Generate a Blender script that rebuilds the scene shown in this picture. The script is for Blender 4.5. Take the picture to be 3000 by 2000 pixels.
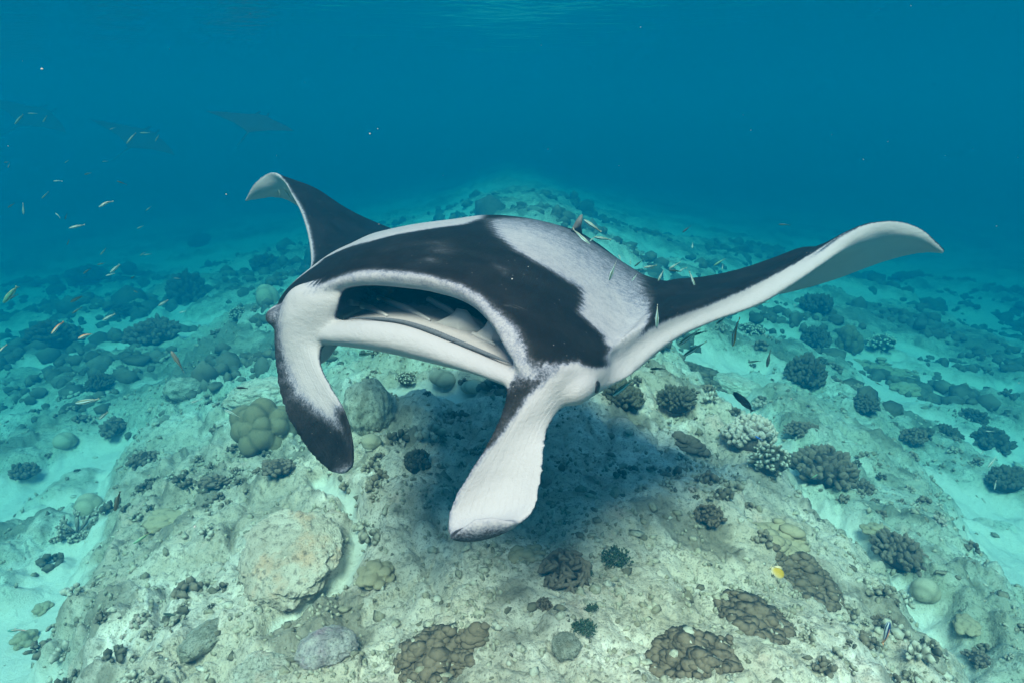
import bpy, bmesh, math, random
import numpy as np
from mathutils import Vector, Matrix, Quaternion, kdtree

for _o in list(bpy.data.objects):
    bpy.data.objects.remove(_o, do_unlink=True)
SC = bpy.context.scene
COL = SC.collection
rad = math.radians

# ------------------------------------------------------------------ camera
CAM_H, PITCH, FPX = 1.5, rad(19.0), 1505.0        # height over the reef, tilt down, focal length on a 2352 px wide frame
cam_data = bpy.data.cameras.new("camera")
cam_data.sensor_width = 36.0
cam_data.sensor_fit = 'HORIZONTAL'
cam_data.lens = FPX * 36.0 / 2352.0
cam_data.clip_start = 0.02
cam_data.clip_end = 400.0
cam = bpy.data.objects.new("camera", cam_data)
COL.objects.link(cam)
cam.location = (0, 0, CAM_H)
cam.rotation_euler = (math.pi / 2 - PITCH, 0, 0)
SC.camera = cam

# ------------------------------------------------------------------ light
SUN_DIR = Vector((0.10, 0.74, -1.20)).normalized()     # the way the light travels
SUN_EL = math.asin(-SUN_DIR.z)
SUN_AZ = math.atan2(-SUN_DIR.x, -SUN_DIR.y)            # bearing of the sun, from +Y towards +X
world = bpy.data.worlds.new("World")
SC.world = world
world.use_nodes = True
_nt = world.node_tree
_nt.nodes.clear()
_sky = _nt.nodes.new("ShaderNodeTexSky")
_sky.sky_type = 'NISHITA'
_sky.sun_disc = False
_sky.sun_elevation = SUN_EL
_sky.sun_rotation = SUN_AZ
_bg = _nt.nodes.new("ShaderNodeBackground")
_bg.inputs["Strength"].default_value = 0.15
_wo = _nt.nodes.new("ShaderNodeOutputWorld")
_nt.links.new(_sky.outputs[0], _bg.inputs[0])
_nt.links.new(_bg.outputs[0], _wo.inputs[0])
sun_data = bpy.data.lights.new("sun", 'SUN')
sun_data.energy = 4.2
sun_data.angle = rad(22.0)
sun_data.color = (1.0, 0.62, 0.47)
sun = bpy.data.objects.new("sun", sun_data)
COL.objects.link(sun)
sun.location = (-3, -4, 12)
sun.rotation_euler = (-SUN_DIR).to_track_quat('Z', 'Y').to_euler()

vs = SC.view_settings
vs.view_transform = 'Standard'
vs.look = 'None'
vs.gamma = 1.0
vs.use_curve_mapping = False
vs.exposure = 1.86
SC.render.engine = 'CYCLES'
cy = SC.cycles
cy.use_denoising = True
cy.denoiser = 'OPENIMAGEDENOISE'
cy.denoising_input_passes = 'RGB_ALBEDO_NORMAL'
cy.max_bounces = 6
cy.diffuse_bounces = 4
cy.glossy_bounces = 2
cy.transmission_bounces = 2
cy.transparent_max_bounces = 8
cy.volume_bounces = 1
cy.caustics_reflective = False
cy.caustics_refractive = False
cy.sample_clamp_indirect = 4.0

# ------------------------------------------------------------------ helpers
cP, sP = math.cos(PITCH), math.sin(PITCH)
AX_R = np.array([1.0, 0, 0]); AX_F = np.array([0, cP, -sP]); AX_U = np.array([0, sP, cP])
CAMPOS = np.array([0, 0, CAM_H])

def at(px, py, d):
    """point seen at (px, py) of a 2352 x 1568 frame, d metres deep"""
    return CAMPOS + AX_R * ((px - 1176) / FPX * d) + AX_U * ((784 - py) / FPX * d) + AX_F * d

def H32(a):
    a = (a ^ 61) ^ (a >> np.uint32(16)); a = a + (a << np.uint32(3)); a = a ^ (a >> np.uint32(4))
    a = a * np.uint32(0x27d4eb2d); return a ^ (a >> np.uint32(15))

def hash2(ix, iy, seed=0):
    with np.errstate(over='ignore'):
        a = ix.astype(np.int64).astype(np.uint32) * np.uint32(73856093) ^ iy.astype(np.int64).astype(np.uint32) * np.uint32(19349663) ^ np.uint32((seed * 83492791 + 12345) & 0xffffffff)
        return H32(H32(a)).astype(np.float64) / 4294967295.0

def hash3(ix, iy, iz, seed=0):
    with np.errstate(over='ignore'):
        a = ix.astype(np.int64).astype(np.uint32) * np.uint32(73856093) ^ iy.astype(np.int64).astype(np.uint32) * np.uint32(19349663) ^ iz.astype(np.int64).astype(np.uint32) * np.uint32(83492791) ^ np.uint32((seed * 2654435 + 777) & 0xffffffff)
        return H32(H32(a)).astype(np.float64) / 4294967295.0

def noise2(x, y, seed=0):
    """gradient noise, about -1..1"""
    ix, iy = np.floor(x), np.floor(y); fx, fy = x - ix, y - iy
    u, v = fx ** 3 * (fx * (fx * 6 - 15) + 10), fy ** 3 * (fy * (fy * 6 - 15) + 10)
    def g(a, b):
        t = hash2(ix + a, iy + b, seed) * (2 * np.pi); return np.cos(t) * (fx - a) + np.sin(t) * (fy - b)
    return 1.5 * ((g(0, 0) * (1 - u) + g(1, 0) * u) * (1 - v) + (g(0, 1) * (1 - u) + g(1, 1) * u) * v)

def fbm2(x, y, octv=4, seed=0, gain=0.5):
    s, a, n = 0.0, 1.0, 0.0
    for k in range(octv):
        s = s + a * noise2(x * 2 ** k + 17.3 * k, y * 2 ** k - 9.1 * k, seed + k); n += a; a *= gain
    return s / n

def noise3(x, y, z, seed=0):
    """value noise -1..1"""
    ix, iy, iz = np.floor(x), np.floor(y), np.floor(z); fx, fy, fz = x - ix, y - iy, z - iz
    u, v, w = [f * f * (3 - 2 * f) for f in (fx, fy, fz)]
    def h(a, b, c): return hash3(ix + a, iy + b, iz + c, seed)
    def l(a, b, t): return a + (b - a) * t
    return 2 * l(l(l(h(0,0,0), h(1,0,0), u), l(h(0,1,0), h(1,1,0), u), v), l(l(h(0,0,1), h(1,0,1), u), l(h(0,1,1), h(1,1,1), u), v), w) - 1

def fbm3(p, f, octv=3, seed=0, gain=0.5):
    s, a, n = 0.0, 1.0, 0.0
    for k in range(octv):
        q = p * (f * 2 ** k) + 5.7 * k
        s = s + a * noise3(q[..., 0], q[..., 1], q[..., 2], seed + k); n += a; a *= gain
    return s / n

def worley2(x, y, seed=0):
    """distance to nearest scattered point, and that point's random number"""
    ix, iy = np.floor(x), np.floor(y)
    best = np.full(x.shape, 9.0); idv = np.zeros(x.shape)
    for a in (-1, 0, 1):
        for b in (-1, 0, 1):
            px = ix + a + hash2(ix + a, iy + b, seed); py = iy + b + hash2(ix + a, iy + b, seed + 51)
            d = np.hypot(px - x, py - y); m = d < best
            best = np.where(m, d, best); idv = np.where(m, hash2(ix + a, iy + b, seed + 99), idv)
    return best, idv

def sstep(a, b, x):
    t = np.clip((x - a) / (b - a), 0, 1); return t * t * (3 - 2 * t)

def mesh_np(name, V, F, smooth=True):
    V = np.ascontiguousarray(V, dtype=np.float32); F = np.ascontiguousarray(F, dtype=np.int32)
    k = F.shape[1]
    me = bpy.data.meshes.new(name)
    me.vertices.add(len(V)); me.vertices.foreach_set("co", V.ravel())
    me.loops.add(F.size); me.loops.foreach_set("vertex_index", F.ravel())
    me.polygons.add(len(F)); me.polygons.foreach_set("loop_start", np.arange(0, F.size, k, dtype=np.int32))
    me.polygons.foreach_set("use_smooth", np.full(len(F), smooth))
    me.update(calc_edges=True)
    return me

def fattr(me, name, vals):
    a = me.attributes.new(name, 'FLOAT', 'POINT'); a.data.foreach_set("value", np.ascontiguousarray(vals, dtype=np.float32))

def obj(name, me, mat=None, parent=None, loc=None):
    o = bpy.data.objects.new(name, me); COL.objects.link(o)
    if mat is not None and me is not None and not me.materials: me.materials.append(mat)
    if parent is not None: o.parent = parent
    if loc is not None: o.location = loc
    return o

def tag(o, label=None, cat=None, group=None, kind=None):
    if label: o["label"] = label
    if cat: o["category"] = cat
    if group: o["group"] = group
    if kind: o["kind"] = kind
    return o

def grid_faces(nu, nv, wrap_v=False, off=0):
    i = np.arange(nu - 1)[:, None]; j = np.arange(nv if wrap_v else nv - 1)[None, :]
    j2 = (j + 1) % nv
    return np.stack([i * nv + j, i * nv + j2, (i + 1) * nv + j2, (i + 1) * nv + j], -1).reshape(-1, 4) + off

def hermite(K, P, q):
    """smooth curve through P (n, ...) at knots K, read at q"""
    K = np.asarray(K, float); P = np.asarray(P, float); q = np.asarray(q, float)
    h = np.diff(K); sl = (P[1:] - P[:-1]) / h.reshape(-1, *([1] * (P.ndim - 1)))
    m = np.empty_like(P); m[0], m[-1] = sl[0], sl[-1]
    w = (h[1:] / (h[1:] + h[:-1])).reshape(-1, *([1] * (P.ndim - 1)))
    m[1:-1] = sl[:-1] * w + sl[1:] * (1 - w)
    i = np.clip(np.searchsorted(K, q, side='right') - 1, 0, len(K) - 2)
    sh = (-1,) + (1,) * (P.ndim - 1)
    hh = h[i].reshape(sh); t = ((q - K[i]) / h[i]).reshape(sh)
    return ((2*t**3 - 3*t**2 + 1) * P[i] + (t**3 - 2*t**2 + t) * hh * m[i] + (-2*t**3 + 3*t**2) * P[i+1] + (t**3 - t**2) * hh * m[i+1])

def unit(v): return v / np.maximum(np.linalg.norm(v, axis=-1, keepdims=True), 1e-9)

# ---- node helper
class NT:
    def __init__(s, name):
        s.m = bpy.data.materials.new(name); s.m.use_nodes = True; s.t = s.m.node_tree; s.t.nodes.clear()
        s.out = s.t.nodes.new("ShaderNodeOutputMaterial")
    def n(s, typ, **kw):
        nd = s.t.nodes.new("ShaderNode" + typ)
        for k, v in kw.items():
            if k.startswith("i_"):
                key = k[2:]; key = int(key) if key.isdigit() else key.replace("_", " ")
                s.set(nd.inputs[key], v)
            else: setattr(nd, k, v)
        return nd
    def set(s, inp, v):
        if isinstance(v, bpy.types.NodeSocket): s.t.links.new(v, inp)
        else: inp.default_value = v
    def attr(s, name): return s.n("Attribute", attribute_name=name).outputs["Fac"]
    def noise(s, scale, detail=4, rough=0.55, vec=None, out="Fac", dist=0.0):
        nd = s.n("TexNoise", i_Scale=scale, i_Detail=detail, i_Roughness=rough, i_Distortion=dist)
        if vec is not None: s.set(nd.inputs["Vector"], vec)
        return nd.outputs[out]
    def math(s, op, a, b=0.0, c=None):
        nd = s.n("Math", operation=op); s.set(nd.inputs[0], a); s.set(nd.inputs[1], b)
        if c is not None: s.set(nd.inputs[2], c)
        return nd.outputs[0]
    def ramp(s, fac, stops):
        nd = s.n("ValToRGB"); el = nd.color_ramp.elements
        while len(el) < len(stops): el.new(0.5)
        for e, (p, c) in zip(el, stops): e.position = p; e.color = (c, c, c, 1) if isinstance(c, (int, float)) else (*c, 1)
        s.set(nd.inputs[0], fac); return nd.outputs[0]
    def mix(s, fac, a, b, blend='MIX'):
        nd = s.n("Mix", data_type='RGBA', blend_type=blend); s.set(nd.inputs[0], fac)
        for k, v in ((6, a), (7, b)): s.set(nd.inputs[k], (*v, 1) if isinstance(v, tuple) and len(v) == 3 else v)
        return nd.outputs[2]
    def bump(s, h, strength=0.5, dist=0.01, normal=None):
        nd = s.n("Bump", i_Strength=strength, i_Distance=dist); s.set(nd.inputs["Height"], h)
        if normal is not None: s.set(nd.inputs["Normal"], normal)
        return nd.outputs[0]
    def bsdf(s, color, rough=0.8, spec=0.3, normal=None, **kw):
        nd = s.n("BsdfPrincipled"); s.set(nd.inputs["Base Color"], (*color, 1) if isinstance(color, tuple) and len(color) == 3 else color)
        s.set(nd.inputs["Roughness"], rough); s.set(nd.inputs["Specular IOR Level"], spec)
        if normal is not None: s.set(nd.inputs["Normal"], normal)
        for k, v in kw.items(): s.set(nd.inputs[k.replace("_", " ")], v)
        s.t.links.new(nd.outputs[0], s.out.inputs["Surface"]); return s.m
    def pos(s): return s.n("TexCoord").outputs["Object"]
# ================================================================== seabed
def gp(px, py, z=-0.08):
    """the point of the plane at height z that is seen at (px, py)"""
    r = AX_R * ((px - 1176) / FPX) + AX_U * ((784 - py) / FPX) + AX_F
    t = (z - CAM_H) / r[2]
    return CAMPOS + r * t

def poly_sdf(x, y, pts):
    """signed distance to a closed polygon, negative inside"""
    P = np.asarray(pts, float); d = np.full(x.shape, 1e9); ins = np.zeros(x.shape, bool)
    for a, b in zip(P, np.roll(P, -1, axis=0)):
        e = b - a; wx, wy = x - a[0], y - a[1]
        t = np.clip((wx * e[0] + wy * e[1]) / (e @ e + 1e-12), 0, 1)
        d = np.minimum(d, (wx - e[0] * t) ** 2 + (wy - e[1] * t) ** 2)
        c = ((a[1] > y) != (b[1] > y)) & (x < (b[0] - a[0]) * (y - a[1]) / (b[1] - a[1] + 1e-12) + a[0]); ins ^= c
    d = np.sqrt(d); return np.where(ins, -d, d)

def line_d(x, y, pts):
    d = np.full(x.shape, 1e9); P = np.asarray(pts, float)
    for a, b in zip(P[:-1], P[1:]):
        e = b - a; wx, wy = x - a[0], y - a[1]; t = np.clip((wx * e[0] + wy * e[1]) / (e @ e + 1e-12), 0, 1)
        d = np.minimum(d, np.hypot(wx - e[0] * t, wy - e[1] * t))
    return d

MOUND = [gp(*p)[:2] for p in [(20,1568),(100,1400),(140,1200),(180,1080),(212,950),(235,850),(300,760),(420,655),(540,600),(700,575),(900,560),(1200,590),(1420,660),(1500,740),(1600,815),(1700,890),(1765,980),(1860,1070),(2000,1165),(2110,1280),(2230,1450),(2300,1568)]] + [np.array((1.5, 0.6)), np.array((1.2, -3)), np.array((-1.2, -3)), np.array((-1.5, 0.6))]
RIGHT_REEF = [gp(*p)[:2] for p in [(1800,880),(1790,800),(1900,715),(2050,740),(2130,850),(2230,960),(2352,1080),(2500,1200),(2650,1568),(2420,1568),(2330,1400),(2180,1235),(2000,1080),(1880,1010)]]
LEFT_REEF = [gp(*p)[:2] for p in [(-200,960),(60,930),(150,905),(150,950),(60,1015),(-60,1090),(-300,1150)]]
POCKET = gp(1010, 945)[:2]
CHANNEL = [gp(*p)[:2] for p in [(870,905),(960,930),(1080,955)]]
CHANNEL2 = [gp(*p)[:2] for p in [(735,1110),(800,1190),(835,1290),(790,1370),(640,1470)]]
STREAK = [gp(*p)[:2] for p in [(1780,905),(1850,960),(1990,1120),(2110,1260),(2230,1420),(2320,1568)]]

def seabed_fields(x, y, near_warm=False):
    """height, reef cover 0..1, dark growth plus painted groove shade 0..1"""
    wob = 0.16 * fbm2(x * 1.9, y * 1.9, 4, 3) + 0.05 * noise2(x * 9, y * 9, 8)
    m1 = sstep(0.20, -0.16, poly_sdf(x, y, MOUND) + wob)
    m2 = 0.92 * sstep(0.24, -0.2, poly_sdf(x, y, RIGHT_REEF) + wob * 1.6)
    m3 = 0.75 * sstep(0.24, -0.2, poly_sdf(x, y, LEFT_REEF) + wob * 1.6)
    far = fbm2(x * .42 + 3.1, y * .42, 4, 21)
    out = sstep(4.0, 5.2, y + 0.35 * np.abs(x)) 
    mf = 0.85 * sstep(-0.12, 0.16, far + 0.08 * fbm2(x * 3, y * 3, 3, 5)) * out
    side = 0.55 * sstep(0.12, 0.35, fbm2(x * 1.1 + 9, y * 1.1, 4, 33)) 
    reef = np.maximum.reduce([m1, m2, m3, mf, side])
    pocket = sstep(0.16, 0.02, line_d(x, y, CHANNEL) + wob * .9)
    ch2 = sstep(0.075, 0.01, line_d(x, y, CHANNEL2) + wob * .5)
    lull = sstep(0.12, 0.5, fbm2(x * 1.5 - 4, y * 1.5, 3, 61)) * 0.75           # sandy hollows on the reef top
    reef = reef * (1 - pocket) * (1 - 0.85 * ch2) * (1 - 0.55 * lull)
    ax = np.abs(x - .1)
    base = .12 - .78 * (1 - np.exp(-(ax / 1.85) ** 2.3)) - .15 * np.maximum(ax - 2.4, 0) ** 1.15 - .022 * np.maximum(y - 3.4, 0) ** 1.15
    base = .12 - 2.8 * np.tanh((.12 - base) / 2.8)
    base = base + .22 * sstep(4.2, 7.0, y) * fbm2(x * .33 + 1.7, y * .33, 4, 91)
    base = base + .30 * np.exp(-((x - .2) / 6.0) ** 2) * sstep(3.8, 9.0, y)
    f1, id1 = worley2(x * 3.1 + 0.35 * noise2(x * 4, y * 4, 4), y * 3.1, 11)
    f2, id2 = worley2(x * 9.5, y * 9.5, 12)
    f3, id3 = worley2(x * 26, y * 26, 13)
    lump = (1 - f1) * (id1 > .35) * id1
    knob = np.clip(1 - f2 * 1.35, 0, 1) ** 1.0 * (id2 > .45) * id2
    nub = np.clip(1 - f3 * 1.5, 0, 1) * (id3 > .4)
    rough = 0.5 + 0.5 * noise2(x * 1.3, y * 1.3, 71)
    crack = 1 - np.abs(fbm2(x * 2.1 + y * 1.2, y * .9 - x * .9, 3, 47)) * 3.2
    crack = np.clip(crack, 0, 1) ** 2
    bump = -0.055 * crack + 0.12 * fbm2(x * 1.25, y * 1.25, 3, 41) + 0.07 * lump + 0.055 * knob * (.4 + rough) + 0.020 * nub * (.3 + rough)
    calm = 1 - .72 * np.exp(-((x - .25) / .75) ** 2 - ((y - 1.75) / .75) ** 2)            # the flat sandy top in front
    bump = bump * calm + 0.022 * fbm2(x * 7, y * 7, 4, 43) * (.4 + .6 * calm) + 0.012 * fbm2(x * 30, y * 30, 3, 44)
    rip = 0.004 * np.sin(38 * (x * .8 + y * .3) + 4 * noise2(x * 2, y * 2, 6)) + 0.018 * fbm2(x * 2, y * 2, 3, 45) + 0.006 * fbm2(x * 14, y * 14, 3, 46) + 0.012 * nub * (id3 > .86)
    z = base - 0.24 * (1 - np.maximum.reduce([m1, m2, m3, mf * .8, side * .7])) + reef * bump + (1 - reef) * rip - 0.09 * pocket - 0.06 * ch2
    dark = 0.30 * crack + 0.55 * sstep(0.05, 0.45, fbm2(x * 2.3, y * 2.3, 4, 51)) + 0.30 * knob + 0.35 * lump * (id1 > .6) + .5 * sstep(.05, .4, far) * out  # the crack term paints shade into the grooves
    dark = np.clip(dark * reef + .30 * reef * (calm - .35) * (.5 + .9 * fbm2(x * 3.4, y * 3.4, 3, 57)), 0, 1)
    if near_warm: return z, reef, dark, m1 * sstep(4.6, 3.0, y)
    return z, reef, dark

def ground_z(x, y):
    z, _, _ = seabed_fields(np.atleast_1d(np.asarray(x, float)), np.atleast_1d(np.asarray(y, float))); return z

def on_ground(px, py):
    """point of the seabed seen at (px, py)"""
    r = AX_R * ((px - 1176) / FPX) + AX_U * ((784 - py) / FPX) + AX_F
    r = r / np.linalg.norm(r)
    t = np.linspace(1.2, 22, 700)
    Q = CAMPOS + r * t[:, None]
    below = Q[:, 2] < ground_z(Q[:, 0], Q[:, 1])
    i = int(np.argmax(below)) if below.any() else len(t) - 1
    return Q[i]

def mat_seabed():
    s = NT("reef_and_sand")
    p = s.pos()
    reef, dark = s.attr("reef"), s.attr("dark")
    n1 = s.noise(9, 6, .62, p); n2 = s.noise(42, 5, .65, p); n3 = s.noise(150, 3, .6, p); nbig = s.noise(2.2, 4, .6, p)
    sand = s.mix(n2, (.52, .495, .445), (.69, .665, .61))
    sand = s.mix(s.ramp(n3, [(.30, .8), (.40, 0)]), sand, (.34, .32, .28))
    rock = s.mix(s.ramp(n1, [(.36, 0), (.60, 1)]), (.41, .365, .30), (.70, .65, .58))
    rock = s.mix(s.ramp(nbig, [(.42, 0), (.60, .45)]), rock, (.50, .46, .36))
    turf = s.math("MULTIPLY", s.ramp(s.noise(1.1, 5, .65, s.n("VectorMath", operation='ADD', i_0=p, i_1=(11, 5, 0)).outputs[0]), [(.46, 0), (.60, 1)]), s.ramp(n1, [(.30, .2), (.60, .95)]))
    rock = s.mix(s.math("MULTIPLY", turf, .75), rock, (.26, .215, .145))
    rock = s.mix(s.ramp(s.noise(5.5, 5, .6, s.n("VectorMath", operation='ADD', i_0=p, i_1=(7, 3, 1)).outputs[0]), [(.58, 0), (.70, .5)]), rock, (.60, .43, .36))
    rock = s.mix(s.ramp(n2, [(.34, .8), (.47, 0)]), rock, (.15, .135, .105))
    rock = s.mix(s.ramp(n3, [(.34, .8), (.44, 0)]), rock, (.17, .155, .125))
    rock = s.mix(s.ramp(n2, [(.62, 0), (.74, .6)]), rock, (.78, .73, .66))
    dk = s.mix(n2, (.065, .058, .046), (.24, .215, .165))
    dfac = s.math('MULTIPLY', s.ramp(s.math('ADD', dark, s.math('MULTIPLY', s.math('SUBTRACT', n1, .5), 0.9)), [(.42, 0), (.70, 1)]), 0.75)
    rock = s.mix(dfac, rock, dk)
    # water's loss of red with distance painted in: mound warmer, reefs beyond cooler
    rock = s.mix(1.0, rock, s.mix(s.attr('near_warm'), (.80, .90, .90), (1.09, 1.02, 1.03)), 'MULTIPLY')
    rf = s.ramp(s.math('ADD', reef, s.math('MULTIPLY', s.math('SUBTRACT', n1, .5), 0.7)), [(.30, 0), (.58, 1)])
    col = s.mix(rf, sand, rock)
    b = s.bump(s.math('ADD', s.math('MULTIPLY', n2, .7), s.math('MULTIPLY', n3, .45)), 0.75, 0.018)
    return s.bsdf(col, .92, .1, b)

def build_seabed():
    a_in = np.linspace(-rad(43), rad(43), 740)
    a_l = -rad(43) - np.linspace(1, 0, 80)[:-1] ** 1.8 * rad(137)
    ang = np.concatenate([a_l, a_in, -a_l[::-1]])
    r = np.concatenate([np.linspace(0.05, 1.25, 30)[:-1], np.exp(np.linspace(math.log(1.25), math.log(14), 560))[:-1], np.exp(np.linspace(math.log(14), math.log(44), 60))])
    A, R = np.meshgrid(ang, r, indexing='ij')
    X, Y = R * np.sin(A), R * np.cos(A)
    z, reef, dark, near_w = seabed_fields(X.ravel(), Y.ravel(), True)
    V = np.stack([X.ravel(), Y.ravel(), z], -1)
    F = grid_faces(len(ang), len(r))
    me = mesh_np("seabed", V, F[:, ::-1])
    fattr(me, "reef", reef); fattr(me, "dark", dark); fattr(me, "near_warm", near_w)
    return tag(obj("seabed", me, mat_seabed()), kind="structure")
seabed = build_seabed()

# ---- water surface overhead, seen from below: a mirror beyond the critical angle, a window to the sky above
WATER_Z = CAM_H + 0.6
def build_water():
    s = NT("sea_surface")
    p = s.pos()
    h = s.math('ADD', s.noise(1.3, 3, .5, p), s.math('MULTIPLY', s.noise(5.0, 3, .5, p), .35))
    nb = s.bump(h, 0.3, 0.07)
    fr = s.n("Fresnel", i_IOR=1.333); s.set(fr.inputs["Normal"], nb)
    gl = s.n("BsdfGlossy", i_Roughness=0.03); gl.inputs["Color"].default_value = (.95, .98, 1, 1); s.set(gl.inputs["Normal"], nb)
    tr = s.n("BsdfTransparent")
    mx = s.n("MixShader"); s.set(mx.inputs[0], fr.outputs[0]); s.set(mx.inputs[1], tr.outputs[0]); s.set(mx.inputs[2], gl.outputs[0])
    s.t.links.new(mx.outputs[0], s.out.inputs["Surface"])
    me = mesh_np("water", np.array([(-44.5, -44.5, 0), (44.5, -44.5, 0), (44.5, 44.5, 0), (-44.5, 44.5, 0)]), np.array([[0, 1, 2, 3]]), False)
    return tag(obj("water", me, s.m, loc=(0, 0, WATER_Z)), kind="structure")
water = build_water()

def build_haze():
    s = NT("sea_water_volume")
    # extinction per metre and the share of it that is scattered, red green blue
    ext = (0.325, 0.136, 0.145); alb = (0.0, 0.19, 0.352)
    dens = max(ext)
    scat = [e * a / dens for e, a in zip(ext, alb)]
    absb = [((e / dens - c) / (1 - c)) for e, c in zip(ext, scat)]          # wanted absorption weight
    pv = s.n("VolumePrincipled")
    pv.inputs["Density"].default_value = dens
    pv.inputs["Color"].default_value = (*scat, 1)
    pv.inputs["Absorption Color"].default_value = (*[(1 - a) ** 2 for a in absb], 1)
    pv.inputs["Anisotropy"].default_value = 0.25
    s.t.links.new(pv.outputs[0], s.out.inputs["Volume"])
    x, z0, z1 = 45.0, -4.2, WATER_Z + 0.12
    V = np.array([(-x,-x,z0),(x,-x,z0),(x,x,z0),(-x,x,z0),(-x,-x,z1),(x,-x,z1),(x,x,z1),(-x,x,z1)])
    F = np.array([(0,3,2,1),(4,5,6,7),(0,1,5,4),(1,2,6,5),(2,3,7,6),(3,0,4,7)])
    o = obj("haze", mesh_np("haze", V, F, False), s.m)
    o.display_type = 'WIRE'
    return tag(o, "clear blue green sea water fading the distance", kind="stuff")
haze = build_haze()
# ================================================================== the manta ray
V6 = [0.0, 0.13, 0.34, 0.58, 0.8, 1.0]
# one station per line, from the wing tip on the far side to the near wing tip: front edge ... rear edge as (px, py, depth), then thickness
_b = 0.95
STATIONS = [
 ([(560,461,2.55),(561,460,2.555),(562,459,2.56),(563,459,2.565),(564,460,2.57),(566,460,2.575)], .012),
 ([(580,423,2.50),(584,428,2.51),(590,434,2.525),(597,441,2.54),(603,447,2.555),(608,452,2.57)], .022),
 ([(622,393,2.44),(630,402,2.46),(637,415,2.49),(644,428,2.53),(649,441,2.57),(655,455,2.62)], .032),
 ([(648,408,2.36),(660,408,2.40),(674,414,2.46),(684,424,2.54),(693,452,2.62),(692,476,2.71)], .035),
 ([(672,447,2.27),(690,436,2.32),(712,431,2.40),(734,438,2.52),(750,462,2.66),(748,497,2.82)], .042),
 ([(693,484,2.18),(714,474,2.23),(745,464,2.34),(778,470,2.50),(806,488,2.70),(812,522,2.90)], .05),
 ([(708,532,2.08),(735,520,2.14),(772,506,2.27),(815,498,2.46),(850,505,2.72),(885,530,2.98)], .058),
 ([(715,582,1.98),(748,568,2.04),(790,548,2.18),(845,524,2.42),(895,524,2.74),(950,540,3.04)], .075),
 ([(708,622,1.84),(742,604,1.90),(795,577,2.05),(862,547,2.30),(930,533,2.68),(1010,540,3.04)], .11),
 ([(672,672,1.66),(700,636,1.71),(756,594,1.84),(836,552,2.08),(930,532,2.48),(1060,535,3.02)], .18),
 ([(632,716,1.50),(650,678,1.52),(712,618,1.64),(800,562,1.88),(915,526,2.30),(1095,530,2.98)], .29),
 ([(690,684,1.410),(722,640,1.440),(790,584,1.571),(880,535,1.840),(985,514,2.260),(1140,526,2.920)], .31),
 ([(800,641,1.330),(832,602,1.356),(900,558,1.500),(985,519,1.780),(1070,503,2.200),(1195,520,2.860)], .32),
 ([(900,634,1.275),(925,606,1.300),(985,562,1.442),(1064,518,1.720),(1140,494,2.140),(1255,518,2.780)], .33),
 ([(1000,646,1.225),(1024,622,1.245),(1076,577,1.392),(1146,532,1.660),(1216,503,2.080),(1315,526,2.700)], .33),
 ([(1080,683,1.185),(1108,655,1.205),(1164,612,1.332),(1236,566,1.590),(1300,527,2.020),(1375,560,2.620)], .32),
 ([(1130,742,1.145),(1164,706,1.162),(1226,657,1.283),(1304,611,1.540),(1366,565,1.970),(1425,598,2.560)], .31),
 ([(1165,808,1.105),(1208,762,1.121),(1276,708,1.239),(1354,657,1.490),(1416,598,1.920),(1475,632,2.520)], .29),
 ([(1215,868,1.08),(1256,812,1.095),(1326,756,1.21),(1402,700,1.46),(1458,626,1.88),(1515,652,2.50)], .16),
 ([(1336,872,1.125),(1340,836,1.125),(1382,796,1.21),(1440,738,1.42),(1502,642,1.84),(1556,664,2.48)], .092),
 ([(1416,826,1.26),(1418,792,1.255),(1450,755,1.33),(1500,705,1.52),(1556,640,1.88),(1606,668,2.46)], .082),
 ([(1500,768,1.385),(1504,738,1.38),(1532,712,1.46),(1572,676,1.65),(1622,635,1.95),(1655,670,2.44)], .07),
 ([(1600,722,1.50),(1606,700,1.50),(1628,679,1.57),(1660,653,1.72),(1700,620,1.97),(1715,672,2.40)], .062),
 ([(1700,678,1.605),(1708,660,1.61),(1728,641,1.67),(1752,621,1.79),(1780,596,1.98),(1775,678,2.35)], .068),
 ([(1790,630,1.70),(1799,615,1.71),(1814,600,1.76),(1832,586,1.85),(1848,574,1.99),(1845,664,2.30)], .06),
 ([(1868,583,1.79),(1876,571,1.805),(1886,562,1.84),(1896,560,1.91),(1902,580,2.02),(1912,643,2.25)], .052),
 ([(1938,534,1.865),(1945,530,1.885),(1954,536,1.92),(1962,552,1.98),(1970,580,2.07),(1978,617,2.20)], .04),
 ([(2000,508,1.93),(2008,513,1.95),(2016,525,1.985),(2023,543,2.03),(2030,567,2.09),(2037,596,2.17)], .032),
 ([(2060,504,1.975),(2066,513,1.99),(2073,526,2.01),(2079,541,2.045),(2085,560,2.09),(2091,582,2.135)], .028),
 ([(2120,524,2.01),(2123,531,2.02),(2126,540,2.035),(2129,551,2.055),(2132,563,2.08),(2136,577,2.10)], .026),
 ([(2172,572,2.045),(2172,573,2.05),(2172.5,574,2.055),(2173,575,2.06),(2173,576,2.065),(2174,577,2.07)], .02),
]
BACK = unit(np.array([0.42, 0.90, 0.0]))          # from mouth to tail
SIDE = np.array([BACK[1], -BACK[0], 0.0])         # towards the near wing
UPV = np.array([0, 0, 1.0])

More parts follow.
